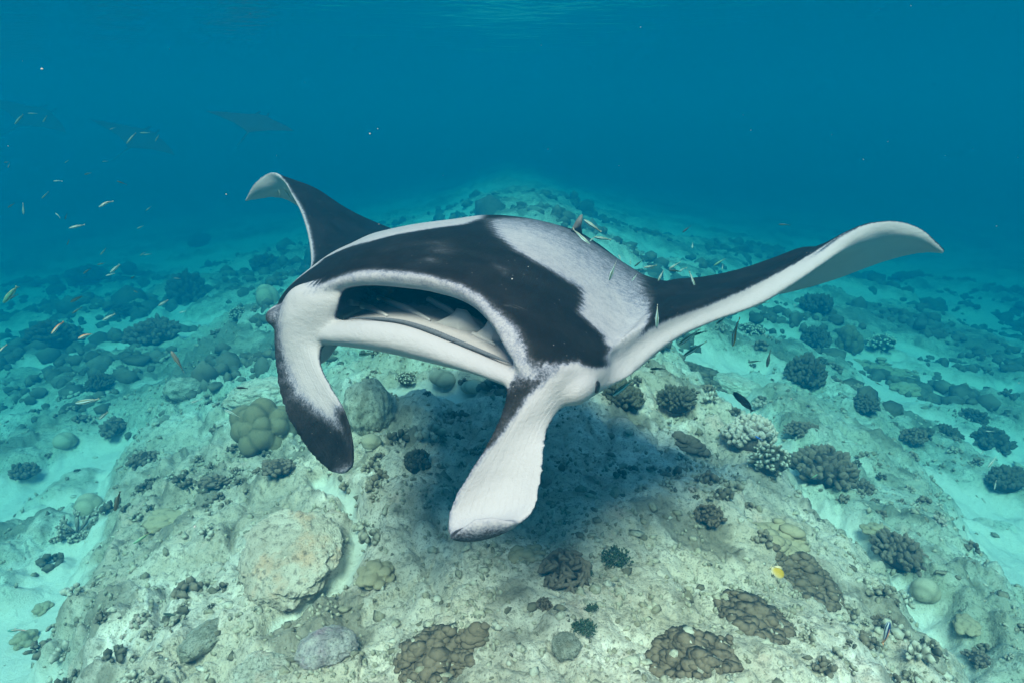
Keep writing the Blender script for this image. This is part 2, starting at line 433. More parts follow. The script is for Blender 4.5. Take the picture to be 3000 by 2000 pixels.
def build_disc(nu=420, nv=72):
    P = np.array([[at(*p) for p in s[0]] for s in STATIONS])
    T = np.array([s[1] for s in STATIONS])
    ns = len(P)
    mid = P[:, 2]
    K = np.concatenate([[0], np.cumsum(np.linalg.norm(np.diff(mid, axis=0), axis=1))]); K /= K[-1]
    q = np.linspace(0, 1, nu)
    G = hermite(K, P, q)                                      # nu, 6, 3
    Tq = hermite(K, T, q)
    vv = 1 - np.cos(np.linspace(0, np.pi, nv)); vv = (vv / 2) * 0.75 + np.linspace(0, 1, nv) * 0.25
    D = hermite(V6, G.transpose(1, 0, 2), vv).transpose(1, 0, 2)   # nu, nv, 3
    st = np.interp(q, K, np.arange(ns))                       # station number along the span
    # which way is "below": straight down under the body, square to the chord on the wings
    chord = unit(G[:, 5] - G[:, 0]); span = unit(np.gradient(G[:, 2], axis=0))
    nrm = unit(np.cross(chord, span)); nrm *= np.sign((nrm @ UPV))[:, None] + (nrm @ UPV == 0)[:, None]
    for _ in range(30): nrm = unit(np.pad(nrm, ((1, 1), (0, 0)), mode='edge')[2:] + nrm + np.pad(nrm, ((1, 1), (0, 0)), mode='edge')[:-2])
    wb = (sstep(7.5, 10.5, st) * (1 - sstep(18.5, 21.5, st)))[:, None]
    down = unit(-nrm * (1 - wb) - UPV * wb)
    head = sstep(9.6, 11.2, st) * (1 - sstep(17.2, 18.8, st))     # over the mouth the upper jaw is a thin shelf
    wing_prof = np.interp(vv, [0, .03, .08, .2, .4, .6, .8, .95, 1], [0, .32, .55, .9, 1, .8, .45, .14, 0.03])
    jaw_prof = np.interp(vv, [0, .03, .08, .2, .4, .55, .8, .95, 1], [0, .08, .12, .16, .34, .85, .5, .14, 0.03])
    prof = wing_prof[None] * (1 - head[:, None]) + jaw_prof[None] * head[:, None]
    thick = np.maximum(Tq[:, None] * prof, .012 * (sstep(0, .02, vv) * sstep(1, .98, vv))[None] * sstep(0, .6, st)[:, None])
    Vn = D + down[:, None, :] * thick[..., None]
    loop = np.concatenate([D, Vn[:, -2:0:-1]], 1)             # nu, 2nv-2, 3
    nl = loop.shape[1]
    F = grid_faces(nu, nl, True)
    V = loop.reshape(-1, 3)
    c0, c1 = len(V), len(V) + 1
    V = np.vstack([V, loop[0].mean(0), loop[-1].mean(0)])
    tri = []
    for j in range(nl):
        tri.append((c0, (j + 1) % nl, j, j)); tri.append((c1, (nu - 1) * nl + j, (nu - 1) * nl + (j + 1) % nl, (nu - 1) * nl + (j + 1) % nl))
    vloop = np.concatenate([vv, vv[-2:0:-1]]); side = np.concatenate([np.zeros(nv), np.ones(nv - 2)])
    uu = np.repeat(st, nl); v2 = np.tile(vloop, nu); s2 = np.tile(side, nu)
    return V, F, tri, np.append(uu, [0, ns - 1]), np.append(v2, [.5, .5]), np.append(s2, [0, 0])

def loft(sections, nlen=90, nring=40, cup=0.0):
    """sections: (inner xyz, outer xyz, thickness, cup); closed flattened tube along them"""
    A = np.array([s[0] for s in sections]); B = np.array([s[1] for s in sections])
    t = np.array([s[2] for s in sections]); c = np.array([s[3] for s in sections])
    M = (A + B) / 2
    K = np.concatenate([[0], np.cumsum(np.linalg.norm(np.diff(M, axis=0), axis=1))]); K /= K[-1]
    q = np.linspace(0, 1, nlen)
    A, B, t, c = hermite(K, A, q), hermite(K, B, q), hermite(K, t, q), hermite(K, c, q)
    M = (A + B) / 2; w = (B - A) / 2
    ln = unit(np.gradient(M, axis=0)); n = unit(np.cross(ln, w))
    n *= np.where((n @ AX_F) > 0, -1, 1)[:, None]             # towards the viewer's side = inner face
    th = np.linspace(0, 2 * np.pi, nring, endpoint=False)
    cs, sn = np.cos(th), np.sin(th)
    R = M[:, None] + w[:, None] * cs[None, :, None] + n[:, None] * ((t[:, None] / 2 * sn[None] * (0.35 + 0.65 * np.abs(sn[None]))) - c[:, None] * (1 - cs[None] ** 2))[..., None]
    V = R.reshape(-1, 3); F = grid_faces(nlen, nring, True)
    V = np.vstack([V, R[0].mean(0), R[-1].mean(0)]); c0, c1 = len(V) - 2, len(V) - 1
    tri = []
    for j in range(nring):
        tri.append((c0, (j + 1) % nring, j, j)); tri.append((c1, (nlen - 1) * nring + j, (nlen - 1) * nring + (j + 1) % nring, (nlen - 1) * nring + (j + 1) % nring))
    L = np.append(np.repeat(q, nring), [0, 1]); WX = np.append(np.tile(cs, nlen), [0, 0]); FR = np.append(np.tile(sn, nlen), [0, 0])
    return V, F, tri, L, WX, FR

def jaw(nS=60, nT=40):
    """lower jaw: a slab from the lip back into the throat"""
    lip = np.array([at(*p) for p in [(736,748,1.405),(775,746,1.356),(830,745,1.305),(900,752,1.265),(960,769,1.238),(1040,801,1.192),(1100,826,1.155),(1150,846,1.119),(1180,856,1.097)]])
    chin = np.array([at(*p) for p in [(738,790,1.420),(775,795,1.376),(830,802,1.330),(900,814,1.290),(960,828,1.268),(1040,847,1.217),(1100,862,1.180),(1150,880,1.139),(1180,890,1.117)]])
    K = np.linspace(0, 1, len(lip)); q = np.linspace(0, 1, nS)
    lip, chin = hermite(K, lip, q), hermite(K, chin, q)
    t = np.linspace(0, 1, nT)
    top = lip[:, None] + BACK[None, None] * (t[None, :] * np.interp(q, [0, .6, 1], [.55, .48, .20])[:, None])[..., None] + UPV * (np.interp(t, [0, .04, .10, .25, .5, 1], [0, .005, -.006, -.002, .012, .03])[None, :] * np.interp(q, [0, .5, .8, 1], [1, 1, 1, .6])[:, None])[..., None]
    bot = chin[:, None] + BACK[None, None] * (t[None, :] * np.interp(q, [0, .6, 1], [.55, .48, .20])[:, None])[..., None] - UPV * (np.interp(t, [0, .1, .5, 1], [0, .012, .06, .08]))[None, :, None]
    fr = np.linspace(0, 1, 12)[1:-1]
    midp = lip[:, None] * (1 - fr)[None, :, None] + chin[:, None] * fr[None, :, None] - BACK * (0.022 * np.sin(fr * np.pi))[None, :, None]
    bk = top[:, -1:] * .5 + bot[:, -1:] * .5
    loop = np.concatenate([top[:, ::-1], midp, bot, bk], 1)
    nl = loop.shape[1]; V = loop.reshape(-1, 3); F = grid_faces(nS, nl, True)
    V = np.vstack([V, loop[0].mean(0), loop[-1].mean(0)]); c0, c1 = len(V) - 2, len(V) - 1
    tri = []
    for j in range(nl):
        tri.append((c0, (j + 1) % nl, j, j)); tri.append((c1, (nS - 1) * nl + j, (nS - 1) * nl + (j + 1) % nl, (nS - 1) * nl + (j + 1) % nl))
    part = np.concatenate([np.zeros(nT) + t[::-1] + 1e-6, -fr, -np.ones(nT) - 1, [1]])
    return V, F, tri, np.append(np.repeat(q, nl), [0, 1]), np.append(np.tile(part, nS), [0, 0])

def ball(c, ax, rz):
    """stretched ball: centre, three half-axis vectors"""
    bm = bmesh.new(); bmesh.ops.create_icosphere(bm, subdivisions=4, radius=1)
    V = np.array([v.co[:] for v in bm.verts]); F = np.array([[v.index for v in f.verts] + [f.verts[2].index] for f in bm.faces]); bm.free()
    return np.asarray(c) + V @ np.array(ax) * rz, F

LF = [  # far-side head fin: (outer px,py,d) (inner px,py,d) thickness cup
 ((672,664,1.48),(796,652,1.385),.04,.0), ((654,686,1.47),(784,684,1.368),.06,.0), ((642,712,1.485),(774,716,1.375),.075,.0), ((633,752,1.48),(758,758,1.392),.075,.002), ((630,790,1.465),(738,795,1.395),.065,.008), ((630,830,1.445),(736,828,1.375),.045,.015),
 ((638,900,1.405),(761,884,1.335),.036,.022), ((660,965,1.365),(791,934,1.295),.030,.024), ((698,1028,1.325),(808,990,1.265),.027,.02),
 ((738,1072,1.295),(813,1042,1.25),.025,.012), ((768,1088,1.275),(808,1070,1.25),.028,.004), ((786,1090,1.265),(797,1085,1.255),.016,0)]
RF = [
 ((1342,868,1.15),(1176,838,1.115),.10,.0), ((1318,912,1.13),(1166,886,1.10),.085,.0), ((1288,940,1.105),(1152,940,1.075),.065,.006),
 ((1265,978,1.08),(1122,1003,1.045),.040,.016), ((1255,1040,1.045),(1074,1078,1.02),.031,.028), ((1248,1105,1.02),(1036,1146,1.0),.028,.034),
 ((1240,1155,1.0),(1020,1192,.985),.027,.028), ((1222,1184,.985),(1021,1220,.97),.025,.012), ((1196,1203,.975),(1030,1238,.96),.026,.0)]
FLAP = [  # the curled-over tip of the near head fin
 ((1192,1200,.972),(1026,1236,.958),.03,.0), ((1196,1199,.955),(1030,1236,.942),.024,.0), ((1190,1196,.943),(1042,1224,.93),.018,.0),
 ((1172,1192,.938),(1062,1204,.928),.014,.0), ((1145,1184,.938),(1085,1184,.932),.012,.0)]

def make_manta_arrays():
    parts = []     # V, F(4), pigment 0 white .. 1 black, bluish 0..1
    V, F, tri, U, Vv, S = build_disc(); parts.append(["disc", V, np.vstack([F, np.array(tri)]), (U, Vv, S)])
    for nm, sec in (("fin_far", LF), ("fin_near", RF), ("flap", FLAP)):
        s3 = [(at(*b), at(*a), t, c) for a, b, t, c in sec]
        V, F, tri, L, WX, FR = loft(s3); parts.append([nm, V, np.vstack([F, np.array(tri)]), (L, WX, FR)])
    V, F, tri, Q, Pp = jaw(); parts.append(["jaw", V, np.vstack([F, np.array(tri)]), (Q, Pp)])
    # cheeks: the two side walls of the mouth
    for nm, top, bot, wd in (("cheek_far", (690,706,1.44), (712,770,1.47), .105), ("cheek_near", (1262,862,1.13), (1236,884,1.14), .15)):
        a, b = at(*top), at(*bot); sec = []
        for t_, w_ in ((0.0, .55), (.04, .85), (.12, 1.0), (.25, .9), (.4 if nm == 'cheek_far' else .28, .7)):
            o = BACK * t_ + UPV * 0
            ht = (a - b) * (0.5 + .5 * min(1, t_ * 6 + .5))
            m = (a + b) / 2 + o + SIDE * (0.04 * t_ if nm == "cheek_near" else -0.04 * t_)
            sec.append((m - ht * .62, m + ht * .62, wd * w_, 0))
        V, F, tri, L, WX, FR = loft(sec, 50, 40); parts.append([nm, V, np.vstack([F, np.array(tri)]), (L, WX, FR)])
    for nm, c, r in (("brow_near", (1320,882,1.152), .040), ("brow_far", (654,722,1.50), .033)):
        V, F = ball(at(*c), [SIDE, BACK * 1.6, UPV * .8], r); parts.append([nm, V, F, None])
    return parts

NEAR_PATCH = [(13.3,.68),(13.58,.62),(14.13,.53),(14.75,.47),(15.38,.47),(16.24,.496),(16.9,.53),(17.3,.478),(17.51,.41),(18.01,.41),(18.68,.415),(19.13,.354),(19.5,.10),(19.72,-.06),(20.5,-.06),(20.75,.06),(20.85,.148),(20.6,.3),(20.35,.46),(19.6,.66),(18.98,.75),(18.0,.86),(16.6,.9),(15.0,.9),(14.0,.84)]
FAR_PATCH = [(10.22,.371),(10.08,.433),(10.62,.451),(11.29,.424),(12.11,.487),(12.95,.585),(13.2,.69),(12.6,.84),(11.2,.9),(9.4,.82),(8.5,.62),(8.2,.3),(8.6,.1),(9.4,.08),(9.9,.22)]
BAND = np.array([(0,.5),(1.5,.2),(3,.015),(5,.02),(7.5,.02),(9.5,.02),(10.4,.03),(11.3,.035),(12.4,.055),(13.1,.05),(14,.04),(15,.05),(15.9,.075),(16.7,.10),(17.3,.085),(17.8,.06),(18.1,.05),(18.46,.10),(18.83,.15),(19.6,.04),(20.2,.025),(20.8,.07),(21.5,.075),(22.3,.06),(22.9,.065),(23.5,.06),(24.06,.05),(25.4,.03),(26.3,.02),(27.6,.0),(30,.0)])

def pigment(nm, data):
    if nm == "disc":
        U, V, S = data
        vb = np.interp(U, BAND[:, 0], BAND[:, 1])
        soft = np.interp(U, [0, 9, 10.5, 12, 17, 18.5, 19.5, 21, 25, 30], [.03, .03, .03, .035, .05, .04, .03, .035, .03, .01])
        d = sstep(-1, 1, (V - vb) / soft)
        lip = sstep(10.2, 11.0, U) * (1 - sstep(17.8, 18.6, U))
        d = np.maximum(d, .22 * lip)
        sc = 6.5
        pn = poly_sdf(U, V * sc, [(a, b * sc) for a, b in NEAR_PATCH])
        pf = poly_sdf(U, V * sc, [(a, b * sc) for a, b in FAR_PATCH])
        wn = np.interp(V, [0, .60, .70, .80, .9], [1, .95, .72, .5, .32])
        sofn = np.interp(V, [0, .3, .5, .6, .9], [.30, .20, .26, .4, .6])
        d = np.minimum(d, 1 - .88 * wn * sstep(.5, -.7, pn / sofn))
        d = np.minimum(d, 1 - .85 * sstep(.5, -.6, pf / .24))
        d = np.maximum(d, .9 * np.exp(-(((U - 19.55) / .42) ** 2 + ((V - .20) / .06) ** 2)))          # dark fleck behind the eye
        for cu, cv, su, sv, k in ((13.45,.30,.28,.035,.30),(13.5,.20,.22,.03,.26),(14.95,.31,.22,.02,.28),(15.15,.285,.10,.018,.25),(13.2,.36,.3,.03,.2)):
            d = d - k * np.exp(-(((U - cu) / su) ** 2 + ((V - cv) / sv) ** 2)) * (d > .5)
        # underside: white, gloom of the mouth cavity painted on its roof, dark rim on the tips
        inside = sstep(11.0, 11.7, U) * (1 - sstep(17.4, 18.2, U)) * sstep(.17, .25, V) * (1 - sstep(.62, .7, V))
        rim = .9 * sstep(.02, .006, V) * (sstep(24.5, 25.5, U) + sstep(3, 2, U)) + .6 * sstep(.975, .995, V) * (sstep(22, 24, U) + sstep(6, 4, U))
        tip = .0 * U
        vent = np.maximum.reduce([inside * np.interp(V, [.2, .3, .4], [.10, .45, .85]), rim, .26 * sstep(.05, .0, V) * sstep(10.2, 11.0, U) * (1 - sstep(17.8, 18.6, U))])
        return np.where(S == 0, d, vent)
    if nm == "fin_near":
        L, W, Fr = data
        edge = np.interp(L, [0, .12, .25, .4, .5, .62, .8, 1], [.05, -.15, -.45, -.62, -.80, -.93, -.985, -.95])
        d = sstep(.24, -.10, W - edge) * np.interp(L, [0, .1, .2, .35, .55, 1], [.3, .5, .9, .8, .75, .6])
        return np.where(Fr >= -.1, d, np.maximum(d, .55))
    if nm == "fin_far":
        L, W, Fr = data
        edge = np.interp(L, [0, .10, .2, .3, .45, .58, .67, .76, .86, 1], [1.1, .70, .55, .48, .42, .26, .0, -.40, -.9, -1.2])
        d = sstep(-.50, .45, W - edge) * np.interp(L, [0, .12, .3, .5, .8, 1], [.45, .72, .82, .8, .98, .9])
        d = np.maximum(d, .9 * sstep(.62, .74, L) * sstep(.5, 1.0, W * -1 + .2))
        d = d * (1 - .55 * sstep(.93, .99, np.abs(W)))  * (1 - .6 * sstep(.95, 1.0, L))
        return np.where(Fr >= -.1, d, np.maximum(d, .6))
    if nm == "flap":
        L, W, Fr = data
        return np.interp(L, [0, .25, .55, .8, 1], [.75, .85, .62, .25, .08]) * np.interp(W, [-1, -.8, .4, .9, 1], [.6, .9, .9, .35, .15])
    if nm == "jaw":
        Q, Pp = data
        return .05 * sstep(.05, .2, Pp) + .75 * sstep(.24, .38, Pp)  # gloom of the throat painted onto the floor behind the lip
    n = len(data[0]) if data is not None else None
    return None

def mat_manta():
    s = NT("manta_skin")
    p = s.pos()
    d = s.attr("pigment")
    g = s.noise(260, 2, .6, p); g2 = s.noise(60, 4, .65, p); g3 = s.noise(14, 4, .6, p)
    mid = s.math('SUBTRACT', 1.0, s.math('ABSOLUTE', s.math('MULTIPLY_ADD', d, 2.0, -1.0)))       # 1 at half tone
    w = s.math('MULTIPLY', s.math('POWER', mid, .7), s.math('ADD', s.math('MULTIPLY', s.math('SUBTRACT', g, .5), .9), s.math('MULTIPLY', s.math('SUBTRACT', g2, .5), .7)))
    w = s.math('ADD', w, s.math('MULTIPLY', s.math('SUBTRACT', g3, .5), .22))
    w = s.math('ADD', w, s.math('MULTIPLY', s.math('SUBTRACT', g2, .5), .14))
    w = s.math('ADD', w, s.math('MULTIPLY', s.math('SUBTRACT', s.noise(3.2, 3, .6, p), .5), .16))
    t = s.math('ADD', d, w)
    col = s.ramp(t, [(0.0, (.315, .306, .328)), (.16, (.262, .26, .288)), (.36, (.158, .168, .215)), (.56, (.060, .064, .082)), (.8, (.017, .0175, .019)), (1.0, (.0055, .0057, .0065))])
    sp = s.n("TexVoronoi", i_Scale=85.0); s.set(sp.inputs["Vector"], p)
    keep = s.ramp(s.noise(31, 2, .5, p), [(.56, 0), (.62, 1)])
    col = s.mix(s.math('MULTIPLY', s.ramp(sp.outputs["Distance"], [(.05, .55), (.11, 0)]), keep), col, (.42, .43, .44))
    str_ = s.n("Mapping"); str_.inputs["Scale"].default_value = (30, 9, 60); str_.inputs["Rotation"].default_value = (.3, .5, .6); s.set(str_.inputs["Vector"], p)
    # old scratches and pale smears on the dark back
    sc = s.n("Mapping"); sc.inputs["Scale"].default_value = (3.0, 26.0, 8.0); sc.inputs["Rotation"].default_value = (.2, .1, 1.1); s.set(sc.inputs["Vector"], p)
    scr = s.math('MULTIPLY', s.ramp(s.noise(1.6, 5, .7, sc.outputs[0], dist=.6), [(.66, 0), (.74, 1)]), s.ramp(s.noise(5.0, 2, .5, p), [(.50, 0), (.64, 1)]))
    col = s.mix(s.math('MULTIPLY', scr, .14), col, (.30, .31, .33))
    col = s.mix(s.math('MULTIPLY', s.ramp(s.noise(7.5, 5, .65, p), [(.48, 0), (.75, 1)]), .022), col, (.30, .31, .34))
    b = s.bump(s.math('ADD', s.math('MULTIPLY', g, .25), s.math('MULTIPLY', s.noise(1.0, 4, .6, str_.outputs[0]), .9)), 0.38, 0.007)
    # fine creases running the length of the head fins
    cv = s.n("CombineXYZ"); s.set(cv.inputs[0], s.math('MULTIPLY', s.attr("fold"), 11.0)); s.set(cv.inputs[1], s.math('MULTIPLY', s.noise(6, 2, .5, p), 1.2))
    cr = s.math('MULTIPLY', s.noise(1.0, 4, .62, cv.outputs[0]), s.attr("fold_mask"))
    b = s.bump(cr, .5, .0032, b)
    return s.bsdf(col, .62, .04, b)

def build_manta():
    parts = make_manta_arrays()
    VV, FF, PG, FD, off = [], [], [], [], 0
    for nm, V, F, data in parts:
        pg = pigment(nm, data)
        if pg is None: pg = np.full(len(V), np.nan)
        fin = nm.startswith('fin')
        FD.append(np.stack([data[1] + .25 * data[0], np.minimum(1, data[0] * 4) * sstep(1.0, .9, data[0])], -1) if fin else np.zeros((len(V), 2)))
        VV.append(V); FF.append(F + off); PG.append(pg); off += len(V)
    VV, FF, PG, FD = np.vstack(VV), np.vstack(FF), np.concatenate(PG), np.vstack(FD)
    bm = bmesh.new()
    vs_ = [bm.verts.new(v) for v in VV]
    for f in FF:
        ids = list(dict.fromkeys(int(i) for i in f))
        if len(ids) >= 3:
            try: bm.faces.new([vs_[i] for i in ids])
            except ValueError: pass
    bmesh.ops.recalc_face_normals(bm, faces=bm.faces)
    me = bpy.data.meshes.new("manta_source"); bm.to_mesh(me); bm.free()
    tmp = bpy.data.objects.new("manta_source", me); COL.objects.link(tmp)
    rm = tmp.modifiers.new("r", 'REMESH'); rm.mode = 'VOXEL'; rm.voxel_size = VOXEL; rm.adaptivity = 0
    sm = tmp.modifiers.new("s", 'SMOOTH'); sm.factor = 0.5; sm.iterations = 20
    dg = bpy.context.evaluated_depsgraph_get()
    me2 = bpy.data.meshes.new_from_object(tmp.evaluated_get(dg))
    bpy.data.objects.remove(tmp, do_unlink=True); bpy.data.meshes.remove(me)
    n = len(me2.vertices); co = np.empty(n * 3, np.float32); me2.vertices.foreach_get("co", co); co = co.reshape(-1, 3)
    ok = np.where(~np.isnan(PG))[0]
    kd = kdtree.KDTree(len(ok))
    for k, i in enumerate(ok): kd.insert(VV[i], k)
    kd.balance()
    pg = np.empty(n, np.float32); src = PG[ok]; fd = np.zeros((n, 2), np.float32); fsrc = FD[ok]
    for i in range(n):
        r = kd.find_n(co[i], 4)
        ws = [1.0 / (x[2] + 1e-4) ** 2 for x in r]; tw = sum(ws); pg[i] = sum(w_ * src[x[1]] for w_, x in zip(ws, r)) / tw
        if fsrc[r[0][1], 1] > 0: fd[i] = sum(w_ * fsrc[x[1]] for w_, x in zip(ws, r)) / tw
    fattr(me2, "pigment", pg); fattr(me2, "fold", fd[:, 0]); fattr(me2, "fold_mask", fd[:, 1])
    me2.polygons.foreach_set("use_smooth", np.ones(len(me2.polygons), bool))
    # stand the object at the middle of its body
    org = at(1120, 640, 1.7); me2.transform(Matrix.Translation(-Vector(org)))
    me2.name = "manta_body"
    o = obj("manta_ray", me2, mat_manta(), loc=org)
    return o, org
VOXEL = 0.0051
manta, MANTA_ORG = build_manta()
tag(manta, "large black and white manta ray swimming close with its mouth wide open", "manta ray")
# ---- parts of the manta
def mpart(name, V, F, mat, smooth=True):
    return obj(name, mesh_np(name, np.asarray(V) - MANTA_ORG, np.asarray(F), smooth), mat, parent=manta)

def tube(path, rads, nseg=10, squash=None):
    """closed tube along a path"""
    P = np.asarray(path, float); t = unit(np.gradient(P, axis=0)); a = unit(np.cross(t, np.array([.3, .2, .93]))); b = np.cross(t, a)
    th = np.linspace(0, 2 * np.pi, nseg, endpoint=False); r = np.asarray(rads)[:, None, None]
    sq = 1.0 if squash is None else squash
    R = P[:, None] + r * (np.cos(th)[None, :, None] * a[:, None] * sq + np.sin(th)[None, :, None] * b[:, None])
    V = R.reshape(-1, 3); n = len(P); F = grid_faces(n, nseg, True)
    V = np.vstack([V, P[0], P[-1]]); k = len(V)
    ex = [(k - 2, (j + 1) % nseg, j, j) for j in range(nseg)] + [(k - 1, (n - 1) * nseg + j, (n - 1) * nseg + (j + 1) % nseg, (n - 1) * nseg + (j + 1) % nseg) for j in range(nseg)]
    return V, np.vstack([F, ex])

def clean_part(name, V, F, mat):
    bm = bmesh.new(); vv = [bm.verts.new(v - MANTA_ORG) for v in V]
    for f in F:
        ids = list(dict.fromkeys(int(i) for i in f))
        if len(ids) > 2: bm.faces.new([vv[i] for i in ids])
    bmesh.ops.recalc_face_normals(bm, faces=bm.faces)
    me = bpy.data.meshes.new(name); bm.to_mesh(me); bm.free()
    me.polygons.foreach_set("use_smooth", np.ones(len(me.polygons), bool))
    return obj(name, me, mat, parent=manta)

def plain(name, col, rough=.6, spec=.15, n=None, col2=None):
    s = NT(name)
    c = (*col, 1)
    if n: c = s.mix(s.noise(n, 4, .6, s.pos()), col, col2)
    return s.bsdf(c if not isinstance(c, tuple) else col, rough, spec)
M_ARCH = plain("gill_arch", (.34, .34, .36), n=30, col2=(.46, .46, .48))
M_TOOTH = plain("tooth_band", (.035, .04, .05), n=160, col2=(.13, .145, .17))
M_EYE = plain("manta_eye", (.010, .011, .014), .4, .2)
M_FIN = plain("manta_dorsal_fin", (.05, .052, .058), n=25, col2=(.16, .17, .185))

LIP = hermite(np.linspace(0, 1, 9), np.array([at(*p) for p in [(736,748,1.405),(775,746,1.356),(830,745,1.305),(900,752,1.265),(960,769,1.238),(1040,801,1.192),(1100,826,1.155),(1150,846,1.119),(1180,856,1.097)]]), np.linspace(0, 1, 101))
def lip_at(q): return LIP[int(round(np.clip(q, 0, 1) * 100))]
# band of tiny teeth along the lower lip
_q = np.linspace(.16, .90, 240)
_P = np.array([LIP[0] * 0 + hermite(np.linspace(0, 1, 101), LIP, np.array([q]))[0] for q in _q]) + BACK * .020 + UPV * .007
_w = np.interp(_q, [.16, .3, .55, .8, .90], [.001, .0035, .0055, .0035, .001])
_w = _w * (1 + .16 * np.sin(np.arange(240) * 2.1))
V, F = tube(_P, _w, 8); clean_part("tooth_band", V, F, M_TOOTH)
# gill arches: pale bars running back over the throat floor's painted gloom
bpy.context.view_layer.update()
def skin_at(px, py, lift):
    """point of the manta's skin seen at (px, py), lifted off it"""
    dr = Vector(at(px, py, 2.0) - CAMPOS).normalized(); hit, loc, nr, _ = manta.ray_cast(Vector(CAMPOS - MANTA_ORG), dr)
    return np.array(loc + nr * lift) + MANTA_ORG if hit else at(px, py, 1.4)
for path, r in (([(868,684),(905,700),(945,716),(988,738)], .0095), ([(985,690),(1010,704),(1035,718),(1062,742)], .009), ([(1050,716),(1078,732),(1104,748),(1128,770)], .008), ([(800,696),(830,702),(860,714),(890,728)], .010), ([(1086,768),(1104,776),(1122,784),(1138,794)], .006)):
    P = hermite(np.linspace(0, 1, 4), np.array([skin_at(x, y, r * .25) for x, y in path]), np.linspace(0, 1, 16))
    V, F = tube(P, np.interp(np.linspace(0, 1, 16), [0, .6, 1], [r * .75, r * .8, r * .25]), 10); clean_part("gill_arch", V, F, M_ARCH)
# folds standing on the floor of the mouth
M_FOLD = plain("mouth_fold", (.36, .37, .385), n=20, col2=(.42, .425, .44))
for q, s_ in ((.56, 1.0), (.70, 1.15)):
    c = lip_at(q) + BACK * .085 - UPV * .006
    t = np.linspace(0, 1, 20)[:, None]
    P = c + (lip_at(q + .12) - lip_at(q - .12)) * (t - .5) * .8 + BACK * .03 * t
    hgt = np.interp(t[:, 0], [0, .35, .5, .7, 1], [.0, .018, .03, .016, .0]) * s_
    V, F = tube(P + UPV * hgt[:, None] * .6, np.maximum(hgt * .9, .002), 10, .35); clean_part("mouth_fold", V, F, M_FOLD)
# eyes and nostril
for c, r in (((1371,888,1.145), .0085), ((622,724,1.49), .009)):
    V, F = ball(at(*c), [SIDE * .6, BACK * 1.3, UPV * 1.3], r); clean_part("eye", V, F, M_EYE)
V, F = ball(at(744,699,1.385), [SIDE * 1.3, BACK * .8, UPV * .7], .009); clean_part("nostril", V, F, M_EYE)
# small fin on the tail root
_o = [at(*p) for p in [(1308,536,2.03),(1314,524,2.02),(1323,507,2.01),(1333,494,2.0),(1338,493,2.0),(1338,505,2.02),(1335,520,2.05),(1338,540,2.08)]]
_o = np.array(_o); _c = _o.mean(0); _n = unit(np.cross(_o[3] - _o[0], _o[-1] - _o[0])) * .011; k = len(_o)
mpart("dorsal_fin", np.vstack([_o, _c + _n, _c - _n]), np.array([(j, (j + 1) % k, k) for j in range(k)] + [((j + 1) % k, j, k + 1) for j in range(k)]), M_FIN)

# ================================================================== two more rays far off in the blue
def far_ray_mesh():
    """flat diamond body with raised pointed wings, head lobes and a thin tail, nose towards +x"""
    nu, nv = 61, 15
    s = np.linspace(-1, 1, nu); a = np.abs(s)
    le = np.interp(a, [0, .10, .2, .5, .8, 1], [.42, .42, .34, .14, -.12, -.36]); te = np.interp(a, [0, .15, .4, .7, 1], [-.55, -.42, -.30, -.30, -.37])
    th = np.interp(a, [0, .15, .4, .8, 1], [.14, .12, .06, .02, .004])
    v = np.linspace(0, 1, nv); up = .42 * a ** 1.8
    top, bot = [], []
    for i in range(nu):
        x = le[i] + (te[i] - le[i]) * v; pr = np.sin(np.pi * v ** .7) * th[i]
        top.append(np.stack([x, np.full(nv, s[i]), up[i] + pr], -1)); bot.append(np.stack([x, np.full(nv, s[i]), up[i] - pr * .8], -1))
    V = np.concatenate([np.array(top).reshape(-1, 3), np.array(bot).reshape(-1, 3)]); F = np.vstack([grid_faces(nu, nv), grid_faces(nu, nv)[:, ::-1] + nu * nv])
    VV, FF = [V], [F]; off = len(V)
    for sg in (1, -1):
        t = np.linspace(0, 1, 8)[:, None]
        P = np.array([.38, .13 * sg, 0]) + t * np.array([.24, -.03 * sg, -.04]); W, G = tube(P, np.interp(t[:, 0], [0, .8, 1], [.05, .04, .01]), 8, .4); VV.append(W); FF.append(G + off); off += len(W)
    t = np.linspace(0, 1, 10)[:, None]; W, G = tube(np.array([-.5, 0, .0]) + t * np.array([-.75, 0, .02]), np.interp(t[:, 0], [0, 1], [.02, .003]), 6); VV.append(W); FF.append(G + off)
    bm = bmesh.new(); vv = [bm.verts.new(x) for x in np.vstack(VV)]
    for f in np.vstack(FF):
        ids = list(dict.fromkeys(int(i) for i in f))
        if len(ids) > 2: bm.faces.new([vv[i] for i in ids])
    bmesh.ops.remove_doubles(bm, verts=bm.verts, dist=1e-4); bmesh.ops.recalc_face_normals(bm, faces=bm.faces)
    me = bpy.data.meshes.new("far_ray"); bm.to_mesh(me); bm.free(); me.polygons.foreach_set("use_smooth", np.ones(len(me.polygons), bool)); return me
_fr = far_ray_mesh(); M_FAR = plain("far_ray_skin", (.012, .013, .015), n=4, col2=(.03, .032, .035))
for px, py, d, sc, rot, lab in ((588, 282, 9.0, .58, (.24, -.42, 1.5), "dim manta ray silhouette in the blue water, nearest to the ray's far wing"),
                                (325, 318, 10.5, .66, (.45, -.4, 1.4), "faint manta ray silhouette among the small fish at left"),
                                (80, 268, 11.5, .72, (.45, -.4, 1.4), "faintest manta ray silhouette near the left edge")):
    o = obj("manta_ray", _fr, M_FAR, loc=at(px, py, d)); o.scale = (sc, sc, sc * .5); o.rotation_euler = rot
    tag(o, lab, "manta ray", "rays far off in the blue")
